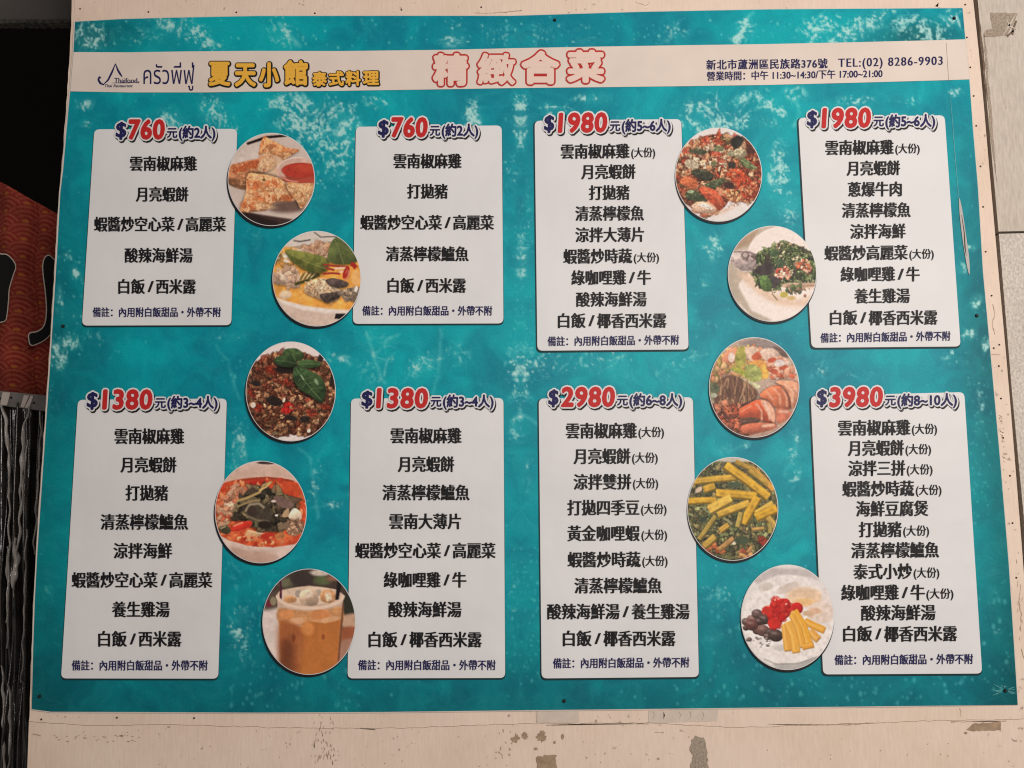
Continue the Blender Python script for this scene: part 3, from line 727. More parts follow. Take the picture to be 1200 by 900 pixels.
def yellow_stems():
    p = Pic((104, 100, 62), 9)
    m = p.full()
    p.crumbs(m, 420, 9, 22, [(112, 116, 70), (84, 92, 56), (140, 140, 92), (66, 66, 46), (126, 112, 70), (150, 126, 76), (96, 84, 60)], 4.2, .5, .5); p.mottle(m, (52, 56, 42), 22, .58, .7); p.mottle(m, (150, 150, 104), 16, .66, .6); p.grit(m, .4, 14)
    p.ell(420, 40, 200, 26, (196, 186, 168), 14)
    p.crumbs(p.mask([(140, 760), (300, 740), (330, 820), (200, 820)]), 14, 14, 24, [(176, 76, 42), (196, 110, 60)], 2, .3)
    p.crumbs(p.mask([(620, 670), (700, 670), (680, 730), (620, 720)]), 10, 14, 24, [(170, 60, 40), (120, 50, 40)], 1.5, .3)
    p.crumbs(p.mask([(430, 790), (560, 780), (540, 840), (440, 840)]), 10, 12, 22, [(160, 80, 56), (206, 150, 90)], 2, .3)
    p.ell(130, 290, 34, 18, (216, 186, 160), 8, -.7); p.ell(418, 718, 18, 18, (226, 206, 180), 6)
    Y = (216, 164, 46); Y2 = (224, 178, 70); Y3 = (186, 146, 56)
    def st(x0, y0, x1, y1, wd, c):
        d = np.array([x1-x0, y1-y0], float); L = np.hypot(*d); n = np.array([-d[1], d[0]])/L
        if n[1] < 0: n = -n
        for o, cc in ((.3, tuple(np.array(c)*.6)), (0, c)):
            q = ribbon([(x0, y0), ((x0+x1)/2+4, (y0+y1)/2-3), (x1, y1)], wd)+n*wd*o
            mm = p.mask(q, 4, False); p.put(mm, cc)
            
            if o == 0: p.tex(mm, .25, 40)
        p.line([np.array((x0, y0))-n*wd*.22, np.array((x1, y1))-n*wd*.22], wd*.25, tuple(np.minimum(255, np.array(c)*1.16)), 5, .6)
    st(430, 60, 620, 150, 34, Y3); st(560, 110, 740, 290, 42, (206, 150, 60)); st(540, 130, 690, 250, 34, Y3)
    st(90, 218, 430, 185, 44, (206, 160, 56)); st(170, 285, 260, 255, 50, (206, 158, 50))
    st(350, 85, 700, 345, 58, Y); st(40, 378, 270, 372, 44, Y); st(270, 312, 600, 338, 58, Y)
    st(280, 488, 540, 392, 50, (212, 166, 60)); st(210, 450, 390, 350, 66, Y2)
    st(480, 560, 605, 345, 60, (212, 160, 44)); st(440, 590, 470, 470, 34, (176, 150, 70))
    st(590, 480, 730, 395, 40, Y2); st(590, 510, 760, 435, 60, (222, 166, 40)); st(690, 510, 750, 590, 44, (196, 156, 70)); st(700, 560, 710, 640, 34, (160, 140, 70))
    st(130, 690, 265, 500, 32, (176, 146, 66)); st(300, 620, 370, 570, 40, (196, 150, 60)); st(170, 745, 260, 665, 46, (196, 156, 66))
    st(290, 775, 410, 680, 34, (190, 140, 80)); st(560, 610, 660, 600, 22, (196, 150, 76)); st(460, 810, 520, 840, 24, (206, 150, 90))
    st(330, 520, 400, 570, 18, (150, 146, 96))
    p.ell(170, 530, 26, 20, (60, 70, 60), 8); p.ell(480, 700, 60, 36, (70, 82, 56), 14); p.ell(420, 250, 60, 22, (74, 88, 62), 14)
    return p


def mango_dessert():
    p = Pic((222, 212, 206), 10)
    p.poly([(120, 140), (300, 50), (600, 60), (690, 160), (560, 120), (350, 110), (180, 180)], (190, 178, 174), 12, sm=False)
    p.ell(430, 480, 370, 370, (228, 217, 211), 20)
    p.ell(245, 205, 60, 34, (204, 190, 180), 12, -.2); p.ell(430, 215, 100, 36, (208, 190, 178), 14, -.35)
    p.ell(560, 290, 150, 80, (226, 190, 156), 30); p.ell(560, 330, 80, 30, (228, 180, 120), 20); p.ell(760, 300, 60, 110, (222, 206, 200), 16)
    p.ell(690, 400, 105, 75, (222, 200, 184), 16); p.ell(640, 420, 60, 46, (216, 172, 140), 18); p.ell(700, 460, 80, 40, (218, 196, 180), 14)
    p.ell(580, 420, 40, 20, (206, 170, 136), 14)
    p.ell(360, 700, 60, 26, (206, 198, 192), 18); 
    for x, y, r, c in ((85, 490, 34, (110, 90, 84)), (120, 520, 40, (104, 70, 64)), (85, 540, 24, (90, 66, 60)), (135, 470, 40, (130, 96, 88)), (175, 425, 42, (100, 78, 72)), (230, 470, 46, (86, 64, 60)), (175, 560, 36, (96, 66, 60)), (190, 490, 36, (80, 58, 56)), (220, 560, 52, (112, 78, 72)), (130, 515, 50, (108, 64, 60)), (290, 580, 44, (78, 60, 56)), (260, 610, 30, (96, 74, 70)), (325, 600, 56, (76, 56, 52)), (112, 632, 20, (120, 100, 94)), (95, 640, 10, (110, 90, 84))):
        p.ell(x, y, r*1.08, r*.9, tuple(np.array(c)*.75), 5, .2); p.ell(x-2, y-3, r, r*.82, c, 6, .2, 1, .22, 18, .3)
        p.ell(x-r*.2, y-r*.35, r*.4, r*.2, (176, 150, 142), r*.3, .2, .5)
    p.crumbs(p.mask([(90, 620), (270, 620), (270, 700), (160, 690)]), 18, 4, 9, [(120, 104, 98), (150, 134, 128)], 1.5, .2, .2)
    m = p.poly([(215, 410), (250, 360), (285, 350), (300, 310), (360, 300), (430, 310), (450, 370), (440, 430), (380, 490), (340, 540), (280, 530), (260, 440)], (196, 28, 24), 5, .18, 30, lit=.7)
    p.crumbs(m, 60, 14, 26, [(200, 34, 28), (184, 24, 22), (210, 52, 42)], 1.4, .2, .15, .6)
    p.ell(310, 500, 50, 42, (206, 40, 32), 8); p.ell(497, 380, 50, 48, (196, 30, 28), 6, 0, 1, .1, 30, .25); p.ell(250, 395, 36, 32, (206, 44, 34), 8)
    for q in ((320, 312), (348, 303), (265, 360), (410, 345)): p.ell(*q, 10, 7, (236, 150, 130), 5)
    def mg(pts, c, wd):
        p.line(np.array(pts)+(4, 8), wd, tuple(np.array(c)*.72), 5); p.line(pts, wd, c, 5, 1); p.line(np.array(pts)-(wd*.2, 4), wd*.3, (246, 196, 104), 6, .5)
    mg([(560, 480), (640, 520), (720, 555)], (230, 160, 52), 54)
    mg([(600, 560), (640, 600), (670, 630)], (226, 160, 70), 60)
    mg([(400, 510), (410, 600), (425, 720)], (226, 158, 60), 62)
    mg([(420, 490), (470, 600), (490, 735)], (232, 166, 62), 64)
    mg([(470, 400), (540, 510), (600, 690)], (234, 164, 50), 66)
    mg([(455, 430), (510, 540), (545, 690)], (230, 160, 54), 50)
    mg([(540, 690), (630, 670)], (230, 156, 50), 44)
    p.poly([(300, 830), (500, 825), (680, 770), (640, 840), (500, 890), (340, 880)], (176, 170, 164), 8, sm=False)
    p.line([(230, 790), (330, 832), (500, 828), (690, 765)], 7, (120, 112, 106), 4, .6)
    return p


FOODS = [  # painter, close-up frame (x, y, units per pixel), ellipse (cx, cy, rx, ry), light on it, shadow offset, label
    (pancakes, (258, 150, 7.5), (318, 210.2, 50.4, 53.8), 'round photo of golden prawn pancake pieces beside a bowl of red dip'),
    (coconut_soup, (312, 266, 7.5), (371.2, 326.5, 51.2, 55.2), 'round photo of yellow coconut soup with two green leaves'),
    (minced_pork, (280, 398, 7.5), (340.7, 458.7, 52, 57.7), 'round photo of brown minced pork topped with basil leaves'),
    (red_soup, (246, 538, 7.5), (305.6, 600, 53.1, 59.3), 'round photo of red hot and sour soup in a white bowl'),
    (milk_tea, (300, 664, 6.92), (362.1, 728.6, 53.9, 61.4), 'round photo of a glass of iced orange milk tea'),
    (spicy_chicken, (782, 144, 7.5), (842.2, 204.6, 50.2, 54.4), 'round photo of spicy chopped salad heaped on a white plate'),
    (lime_fish, (846, 260, 7.5), (905, 320.8, 51.3, 55.5), 'round photo of a steamed fish under green herbs'),
    (vermicelli_prawns, (826, 394, 7.5), (883.8, 454, 52.2, 58), 'round photo of orange prawns with glass noodles and coriander'),
    (yellow_stems, (800, 532, 6.92), (858.7, 596.3, 52.6, 60), 'round photo of stir-fried yellow and green stems'),
    (mango_dessert, (862, 658, 6.92), (922.9, 723.4, 54, 61), 'round photo of white dessert with mango strips and red jelly'),
]


M['scuff'] = mat('scuffed_paint', (.42, .32, .24), rough=.8, noise=(200, .4))
# ------------------------------------------------------------------ the wall board the banner hangs on
BOARD_L = [(100, -420), (85, -25), (84.3, 0), (83, 40), (80.8, 75), (78, 120), (73.6, 180), (69.2, 225), (64, 310), (58.6, 400), (53.3, 480), (47.6, 560), (42.6, 640), (39.2, 700), (37, 760), (34.8, 830), (32, 900), (20, 1300)]
BOARD_R = [(1098, -420), (1137, -25), (1140.5, 0), (1147, 60), (1153.5, 130), (1159.5, 200), (1166, 272), (1172, 340), (1178.5, 410), (1184.5, 480), (1191, 560), (1197.5, 640), (1205, 740), (1213, 840), (1249, 1300)]
board = thing('painted_board', 'old cream painted board carrying the teal menu banner', 'board', tuple(at(600, 900)))
up = jag(BOARD_L, .35, 9, 1, False)
crack = np.array([(34, 846), (120, 851), (200, 849), (330, 853), (420, 854), (470, 853.5), (560, 849.5), (640, 848), (760, 847.5), (850, 852), (930, 851), (1010, 847.5), (1080, 845), (1190, 843), (1212.5, 842)], float)
cj = jag(crack, .8, 9, 2, False)
upper = [tuple(p) for p in up if p[1] < 843]+[tuple(p-(0, .22)) for p in cj]+[p for p in BOARD_R[::-1] if p[1] < 838]
lower = [tuple(p+(0, .22)) for p in cj]+[(1249, 1300)]+[(20, 1300), (32, 900)]
slab_obj('painted_face', upper, 0, .03, 'board', board)
slab_obj('lower_strip', lower, .0006, .03, 'board', board)
slab_obj('groove', [(36, 835), (1208, 832), (1210, 862), (34, 866)], .0015, .029, 'glue', board)


def decal(name, pts, m, d=-.0005, par=None, lab=None):
    o = slab_obj(name, pts, d, d+.0004, m, par or board)
    if lab: o['label'] = lab
    return o


def blotch(cx, cy, rx, ry, seed, n=26, amp=.28):
    rs = np.random.RandomState(seed); t = np.linspace(0, 2*math.pi, n, endpoint=False)
    r = 1+rs.uniform(-amp, amp, n)
    return np.stack([cx+rx*r*np.cos(t), cy+ry*r*np.sin(t)], 1)


# bare patches, glue, tape and cracks in the paint
decal('bare_patch', jag([(629, 886), (652, 885), (653, 905), (630, 905)], 1.6, 3, 3), 'peel')
decal('bare_patch', blotch(634.5, 863, 5, 6, 4), 'peel')
decal('bare_patch', blotch(615, 862, 3.5, 4, 5), 'peel')
decal('bare_patch', blotch(604, 866, 4, 5, 15, amp=.5), 'peel')
decal('bare_patch', blotch(659.5, 863.5, 1.5, 3, 6), 'peel')
decal('bare_patch', blotch(650, 870, 1.3, 1.6, 7), 'peel')
decal('bare_patch', blotch(628, 877.5, 2, 1.6, 8), 'peel')
decal('bare_patch', jag([(1134, 855), (1142, 848), (1158, 847), (1172, 845), (1173, 855), (1158, 856), (1138, 857)], .9, 3, 9), 'peel')
decal('bare_patch', blotch(1132, 859, 1.8, 1.2, 10), 'peel')
decal('glue_patch', jag([(811, 868), (815, 862), (824, 865), (828, 872), (831, 906), (808, 906), (812, 885), (808, 878)], 1.1, 3, 11), 'glue')
decal('tape_remnant', [(629.5, 833.5), (679, 833), (678.5, 846.5), (629.5, 847)], 'tape')
decal('tape_remnant', [(760, 833), (842, 830.5), (841, 845), (760, 847)], 'tape')
decal('tape_remnant', [(86, -20), (120, -20), (118.5, 17), (118, 25), (88.5, 28)], 'board')
for k in range(5):
    x = 764+k*15.2+random.Random(k).uniform(-2, 2)
    decal('paint_crack', jag(ribbon([(x, 834), (x+1.5, 838), (x-.5, 843)], .4), .3, 3, 30+k), 'scuff', -.0009)
for i, q in enumerate(([(628.5, 833), (629, 847)], [(640, 850), (680, 848.5), (760, 848)],
                       [(1125, 830), (1125.5, 840)], [(37, 860), (44, 861), (48, 862.5)], [(1196, 690), (1194, 705), (1197, 720), (1196, 740)], [(1197, 760), (1200, 772)],
                       [(422, 853.5), (440, 855)], [(768, 858), (778, 858.5)], [(900, 849), (1000, 849), (1030, 846)], [(1115, 846), (1180, 845)], [(555, 14.5), (566, 15.5), (580, 15), (600, 13.5), (612, 12)], [(745, 3), (758, 6), (762, 2)],
                       [(1155, 415), (1172, 415.5)], [(1100, 3), (1096, 7), (1102, 9)], [(1163.5, 356), (1166, 368), (1163, 380), (1166, 392)])):
    decal('paint_crack', jag(ribbon(q, [.2]+[.7]*(len(q)-2)+[.2]), .5, 3, 60+i), 'scuff')
rs = np.random.RandomState(5)
G = []
for k in range(46):     # scuffs where tape was pulled off, left of middle
    x = rs.uniform(368, 392); y = 838+rs.rand()**.8*55
    G.append(((x, y), (x+rs.uniform(-1.5, 1.5), y+rs.uniform(2, 6))))
for k in range(36):
    x = rs.uniform(60, 165); y = rs.normal(863, 3); G.append(((x, y), (x+rs.uniform(1, 4), y+rs.uniform(-1, 1))))
for k in range(16):
    x = rs.uniform(578, 602); y = rs.uniform(852, 890); G.append(((x, y), (x+rs.uniform(-1, 3), y+rs.uniform(1, 3))))
for k in range(22):
    y = rs.uniform(486, 558); x = np.interp(y, [486, 558], [1172.5, 1178]); G.append(((x+rs.uniform(-2, 2), y), (x+rs.uniform(-2, 3), y+rs.uniform(1, 4))))
for k in range(24):
    y = rs.uniform(640, 840); x = np.interp(y, [640, 840], [1189, 1203])+rs.uniform(-2, 6); G.append(((x, y), (x+rs.uniform(-1, 1), y+rs.uniform(2, 6))))
for k in range(40):
    x = rs.uniform(60, 1190); y = rs.uniform(855, 900); G.append(((x, y), (x+rs.uniform(-2, 2), y+rs.uniform(.5, 2))))
for k in range(14):
    x = rs.uniform(90, 118); y = rs.uniform(1, 24); G.append(((x, y), (x+rs.uniform(-1, 1), y+rs.uniform(.5, 2))))
Vs, Fs, n0 = [], [], 0
for a, b in G:
    V, F = slab(ribbon([a, ((a[0]+b[0])/2, (a[1]+b[1])/2), b], [.3, rs.uniform(.5, 1.1), .3]), -.0003, .0)
    Vs.append(V); Fs += [[i+n0 for i in f] for f in F]; n0 += len(V)
mesh('scuff_marks', np.concatenate(Vs), Fs, 'scuff', board)['kind'] = 'stuff'


def nail(x, y, r, m, parent, d=-.0002, hgt=.0012):
    c = at(x, y, d); n = 10; V, F = [], []
    for k, (rr, dz) in enumerate(((1, 0), (.95, hgt*.5), (.6, hgt))):
        for i in range(n):
            t = 2*math.pi*i/n; V.append(c+np.array([r*rr*math.cos(t), -dz, r*rr*math.sin(t)]))
    for k in range(2):
        for i in range(n): F.append([k*n+i, k*n+(i+1) % n, (k+1)*n+(i+1) % n, (k+1)*n+i])
    F.append([2*n+i for i in range(n)]); F.append([n-1-i for i in range(n)])
    return mesh('nail', V, F, m, parent, smooth=False)


for x, y in ((94, 10.5), (174, 14), (277, 14.5), (369, 15.5), (470.5, 11.5), (564, 8.5), (1131, 5.5), (1133, 44), (1137, 79), (1141, 112.5), (1144, 147.5), (1149, 195), (1152, 242.5),
             (1155, 295), (1162, 346.5), (1164.5, 408), (1171, 404), (1170.5, 429), (1173, 467), (1175.5, 513), (1183.5, 557.5), (1186.5, 613), (48.5, 843), (137, 841), (227.5, 841.5), (1191, 677)):
    nail(x, y, .0012, 'rust', board)

# ------------------------------------------------------------------ the shutter sheets right of the board
def sheet(name, lab, pts, m):
    t = thing(name, lab, 'cladding panel', tuple(at(pts[-1][0], pts[-1][1], .012)))
    slab_obj('sheet', pts, .012, .024, m, t)
    return t


s1 = sheet('cladding_panel', 'upper grey cream cladding panel beside the painted board, smooth with a tape scar', [(1104.5, -420), (1143.5, -25), (1170.2, 271.3), (2000, 252), (2000, -420)], 'sheet')
s2 = sheet('cladding_panel', 'lower speckled cream cladding panel beside the painted board, below the dark seam', [(1170.6, 274), (1186, 460), (1204, 650), (1232, 950), (1259, 1300), (2000, 1300), (2000, 254.6)], 'sheet_rough')
for q in ([(1145.2, 0), (1153, 60), (1154.5, 90), (1158, 110), (1158.5, 125), (1154, 100), (1148, 40)],):
    o = slab_obj('stain', jag(q, .6, 5, 3), .0116, .0121, 'grime', s1)
o = slab_obj('worn_strip', jag([(1153, 40), (1156, 60), (1163, 140), (1168, 215), (1162, 170), (1157, 110)], .7, 6, 4), .0115, .0121, 'glue', s1)
o = slab_obj('tape_scar', jag([(1161, 14), (1192, 16), (1190, 23), (1181, 41), (1170, 43), (1152, 43), (1154, 35), (1162, 34)], .9, 4, 5), .0115, .0122, 'glue', s1)
for q in ([(1190, 17), (1184, 28), (1175, 42)], [(1179, 22), (1184, 31), (1191, 34)], [(1184, 29), (1176, 33)]):
    slab_obj('scratch', ribbon(q, [.8, 2.2, .6]), .0108, .0116, 'sheet', s1)
for q in ([(1186, 40), (1191, 24)], [(1180, 42), (1188, 36)]):
    slab_obj('stain', jag(ribbon(q, 2.2), .6, 3, 8), .0109, .0116, 'grime', s1)
slab_obj('backing_strip', [(1070, -420), (1960, -420), (1960, 1300), (1220, 1300)], .045, .05, 'dark', s2)

# ------------------------------------------------------------------ the open doorway on the left
D = .30
bw = slab_obj('back_wall', [(-1500, -900), (900, -900), (900, 1800), (-1500, 1800)], 1.3, 1.32, mat('unlit_back_wall', (.012, .010, .009), rough=.9, spec=.05))
tag(bw, kind='structure')
M['beam'] = mat('grey_beam', (.095, .083, .077), rough=.8, noise=(14, .12))
M['beam_edge'] = mat('crumbling_edge', (.05, .045, .038), rough=.9, noise=(160, .6))
beam = thing('door_lintel', 'dark grey lintel over the doorway with a crumbling lower edge', 'lintel', tuple(at(20, 23, D)))
slab_obj('beam_face', [(-700, -420), (150, -420), (150, 23), (-700, 23)], D, D+.02, 'beam', beam)
slab_obj('worn_edge', jag([(-700, 22.9), (130, 22.9), (130, 27), (-700, 28)], .9, 3, 12), D-.004, D+.014, 'beam_edge', beam)

# red cloth with overlapping wave scales
CL = .22
NX, NY = 150, 260
clo = thing('door_curtain', 'red wave patterned half curtain with black letters in the doorway', 'curtain', tuple(at(20, 330, CL)))
def cloth_px(u, v):                  # u,v in 0..1 -> photo point on the cloth
    x = -130+u*260
    ytop = 213+x*.555
    ybot = 460+x*.10
    return x, ytop+(ybot-ytop)*v
uu, vv = np.meshgrid(np.linspace(0, 1, NX), np.linspace(0, 1, NY))
px, py = cloth_px(uu, vv)
P = at(px.ravel(), py.ravel(), CL)
X, Z = P[:, 0], P[:, 2]
fold = .006*np.sin(X*52+1.2)+.004*np.sin(X*121+Z*6)
# one hard crease
cx_ = at(37+0*py.ravel(), py.ravel(), CL)[:, 0]
fold += .007*np.exp(-((X-cx_+ .004*np.sin(Z*40))/.004)**2)
PW = P.copy(); PW[:, 1] += fold
# seigaiha: rows of overlapping concentric arcs
S = .0285
def scales(x, z):
    best = np.full(x.shape, 9.); 
    row0 = np.floor(z/(S*.5))
    done = np.zeros(x.shape, bool)
    for k in (-2, -1, 0):
        row = row0+k+0
        zc = row*S*.5
        off = (row % 2)*S
        xc = np.round((x-off)/(2*S))*2*S+off
        r = np.hypot(x-xc, (z-zc))/S
        ins = (r < 1) & (z >= zc) & ~done
        best[ins] = r[ins]; done |= ins
    return best
rr = scales(X-.01, Z)
base = np.array([112, 36, 31.]); light = np.array([138, 80, 58.]); dark = np.array([96, 26, 22.])
ring = (np.abs(((rr*4) % 1)-.5) < .22) & (rr < 1.01)
cc = np.where(ring[:, None], light*.62+base*.38, base)
cc = np.where((rr < .16)[:, None], np.array([140, 80, 40.]), cc)
n_ = vnoise(NY, NX, 30, np.random.RandomState(3), 4).ravel()[:, None]
cc = cc*(.75+.5*n_)
idx = np.arange(NX*NY).reshape(NY, NX)
F = np.stack([idx[:-1, :-1].ravel(), idx[1:, :-1].ravel(), idx[1:, 1:].ravel(), idx[:-1, 1:].ravel()], 1)
M['cloth'] = mat('wave_cloth', attr=True, rough=.9, spec=.1, noise=(500, .12))
o = mesh('cloth', PW, F, 'cloth', clo, attr=lin(cc)*1.4, smooth=True)
sm_ = o.modifiers.new('thickness', 'SOLIDIFY'); sm_.thickness = .0012; sm_.offset = -1
M['letter_black'] = mat('letter_black', (.012, .012, .012), rough=.9, spec=.1)
M['letter_white'] = mat('letter_white', (.55, .47, .41), rough=.9, spec=.1)
for pts in ([(-30, 300), (-6, 294), (0, 298), (8, 299), (15, 306), (17.5, 313), (15, 321), (10, 338), (9, 352), (7, 370), (4, 376), (-10, 377), (-24, 372), (-30, 340)],
            [(54, 301), (58, 300), (64, 305), (75, 305), (73, 340), (66, 372), (62, 386), (54, 396), (46, 401), (37, 404), (34.5, 398), (35, 391), (44, 389), (52, 382), (55, 366), (54, 345), (51, 320), (51, 308)]):
    q = spline(pts, 4)
    c = q.mean(0)
    dr = np.gradient(q, axis=0); nn = np.stack([dr[:, 1], -dr[:, 0]], 1); nn /= np.linalg.norm(nn, axis=1)[:, None]+1e-9
    if np.sum(nn*(q-c)) < 0: nn = -nn
    lt = slab_obj('letter', q, CL-.0170, CL-.0160, 'letter_black', clo)
    slab_obj('letter_outline', q+nn*1.3, CL-.0160, CL-.0150, 'letter_white', lt)

# clear strip curtain under a bright rail
M['rail'] = mat('pale_rail', (.16, .14, .13), rough=.35, metal=0, spec=.5, noise=(60, .2))
M['rail_white'] = mat('rail_wrap', (.55, .47, .42), rough=.35, spec=.5)
M['strip'] = mat('smoky_plastic', (.032, .027, .024), rough=.16, spec=.9, noise=(30, .6), bump=(60, .25, .004))
SC = .20
sc_ = thing('strip_curtain', 'dark glossy plastic strip curtain hanging from a pale rail below the red cloth', 'curtain', tuple(at(20, 470, SC)))
slab_obj('rail', [(-110, 447.5), (0, 458), (110, 469), (110, 489), (0, 475), (-110, 461)], SC-.012, SC+.02, 'rail', sc_)
for q in ([(3, 459.5), (12, 460), (8, 475), (0, 475)], [(28, 463), (34, 463.5), (28, 477.5), (24, 477)], [(36, 463.5), (39, 463.8), (34, 478), (29, 477.6)], [(-20, 457), (-2, 458.5), (-4, 474.5), (-20, 472)]):
    slab_obj('rail_wrap', q, SC-.0135, SC-.0125, 'rail_white', sc_)
for x, y in ((39.5, 472), (-0, 467), (13, 466)): nail(x, y, .0017, 'nail', sc_, SC-.0127)
rs = np.random.RandomState(11)
for k, (xt, xb, wd, d) in enumerate(((-34, -52, 34, SC+.006), (-6, -18, 30, SC), (14, 5, 26, SC+.008), (30, 20, 24, SC-.002), (47, 38, 26, SC+.01), (66, 58, 26, SC+.016))):
    nu, nv = 22, 90
    u, v = np.meshgrid(np.linspace(-.5, .5, nu), np.linspace(0, 1, nv))
    yy = 473+v*520+ (0 if k else 0)
    gather = .55+.45*np.clip(v*4, 0, 1)
    xx = xt+(xb-xt)*v+u*wd*gather*(1+.25*np.sin(v*5+k))
    P = at(xx.ravel(), yy.ravel(), d); uf, vf = u.ravel(), v.ravel()
    ph = rs.uniform(0, 6, 4)
    P[:, 1] += .010*np.cos(uf*9+ph[0]+vf*2.2)*(1.1-.5*vf)+.006*np.sin(uf*21+ph[1]-vf*4)+.006*np.sin(vf*13+ph[2])*(.3+vf)+.003*np.sin(uf*40+vf*9+ph[3])
    idx = np.arange(nu*nv).reshape(nv, nu)
    F = np.stack([idx[:-1, :-1].ravel(), idx[1:, :-1].ravel(), idx[1:, 1:].ravel(), idx[:-1, 1:].ravel()], 1)
    o = mesh('plastic_strip', P, F, 'strip', sc_, smooth=True)
    sm_ = o.modifiers.new('thickness', 'SOLIDIFY'); sm_.thickness = .0015

M['painted_glint'] = mat('pale_glint_paint', (.42, .38, .35), rough=.12, spec=.9, noise=(25, .6), bump=(50, .4, .004))  # pale ribbons before the dark strips: bright reflections put in as colour
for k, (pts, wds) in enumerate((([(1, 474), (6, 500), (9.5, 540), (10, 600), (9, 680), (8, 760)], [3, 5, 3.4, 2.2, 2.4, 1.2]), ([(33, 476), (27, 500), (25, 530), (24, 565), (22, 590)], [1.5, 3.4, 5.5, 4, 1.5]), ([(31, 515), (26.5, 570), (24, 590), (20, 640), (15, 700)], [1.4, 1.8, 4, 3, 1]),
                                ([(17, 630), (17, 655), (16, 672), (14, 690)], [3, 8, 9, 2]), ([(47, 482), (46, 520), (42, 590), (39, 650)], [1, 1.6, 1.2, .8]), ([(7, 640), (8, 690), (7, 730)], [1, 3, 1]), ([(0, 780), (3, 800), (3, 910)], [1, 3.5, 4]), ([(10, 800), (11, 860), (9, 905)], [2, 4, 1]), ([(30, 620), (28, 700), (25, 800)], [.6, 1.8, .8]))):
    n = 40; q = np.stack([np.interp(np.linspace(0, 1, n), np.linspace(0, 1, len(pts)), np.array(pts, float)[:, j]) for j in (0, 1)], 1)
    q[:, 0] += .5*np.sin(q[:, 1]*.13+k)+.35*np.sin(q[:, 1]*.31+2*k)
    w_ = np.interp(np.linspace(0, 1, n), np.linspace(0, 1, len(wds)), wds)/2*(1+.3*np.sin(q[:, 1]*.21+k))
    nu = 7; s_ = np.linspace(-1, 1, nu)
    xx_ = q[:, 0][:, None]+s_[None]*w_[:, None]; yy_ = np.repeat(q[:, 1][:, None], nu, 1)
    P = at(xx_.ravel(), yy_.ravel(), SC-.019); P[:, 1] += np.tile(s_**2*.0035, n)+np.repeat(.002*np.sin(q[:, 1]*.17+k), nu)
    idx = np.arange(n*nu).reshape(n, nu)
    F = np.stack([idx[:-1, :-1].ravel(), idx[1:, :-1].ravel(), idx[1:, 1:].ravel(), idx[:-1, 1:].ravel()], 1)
    o = mesh('glint_ribbon', P, F, 'painted_glint', sc_, smooth=True)
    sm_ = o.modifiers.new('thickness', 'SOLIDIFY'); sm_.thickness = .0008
# ------------------------------------------------------------------ the banner
E_L = [(88, 25.5), (86.3, 61), (82.3, 107), (78.3, 150), (74, 200), (70.8, 225), (66.8, 300), (59, 425), (52.5, 520), (44, 645), (41, 700), (39, 760), (37.2, 831)]
E_R = [(1128, 9.5), (1131.2, 46), (1136, 93), (1140, 150), (1146, 220), (1151.8, 318), (1163, 440), (1172, 540), (1182, 660), (1187.5, 745), (1192.6, 826)]
E_T = [(88, 25.5), (140, 22.5), (200, 20.8), (300, 18.8), (470, 18.6), (600, 18.6), (700, 15.5), (750, 14), (850, 12), (900, 11), (1000, 10.3), (1128, 9.5)]
E_B = [(37.2, 831), (60, 834), (150, 834.3), (300, 835), (450, 834.2), (600, 832.4), (750, 830.8), (900, 829), (1050, 827.4), (1192.6, 826)]


def coons(u, v):
    """photo point of the banner's sheet coordinate (0..1, 0..1)"""
    ty = [E_L[0][1]+(E_L[-1][1]-E_L[0][1])*v, E_R[0][1]+(E_R[-1][1]-E_R[0][1])*v]
    L = np.stack([interp(E_L, ty[0], 1), ty[0]], -1); R_ = np.stack([interp(E_R, ty[1], 1), ty[1]], -1)
    tx = [E_T[0][0]+(E_T[-1][0]-E_T[0][0])*u, E_B[0][0]+(E_B[-1][0]-E_B[0][0])*u]
    T = np.stack([tx[0], interp(E_T, tx[0], 0)], -1); Bo = np.stack([tx[1], interp(E_B, tx[1], 0)], -1)
    uu, vv = u[..., None], v[..., None]
    c = [np.array(q, float) for q in (E_T[0], E_T[-1], E_B[0], E_B[-1])]
    return (1-uu)*L+uu*R_+(1-vv)*T+vv*Bo-((1-uu)*(1-vv)*c[0]+uu*(1-vv)*c[1]+(1-uu)*vv*c[2]+uu*vv*c[3])


banner = thing('menu_banner', 'large teal menu banner with eight white menu panels nailed to the cream wall board', 'banner', tuple(at(615, 829)))
q = np.concatenate([np.array(E_T)+(0, -.8), np.array(E_R[1:])+(.9, 0), np.array(E_B[::-1])[1:]+(0, 1.2), np.array(E_L[::-1])[1:]+(-1.6, 0)])
q[-len(E_L)+1:, 0] -= 0
slab_obj('vinyl_backing', q, -.0014, -.0007, 'vinyl_back', banner)

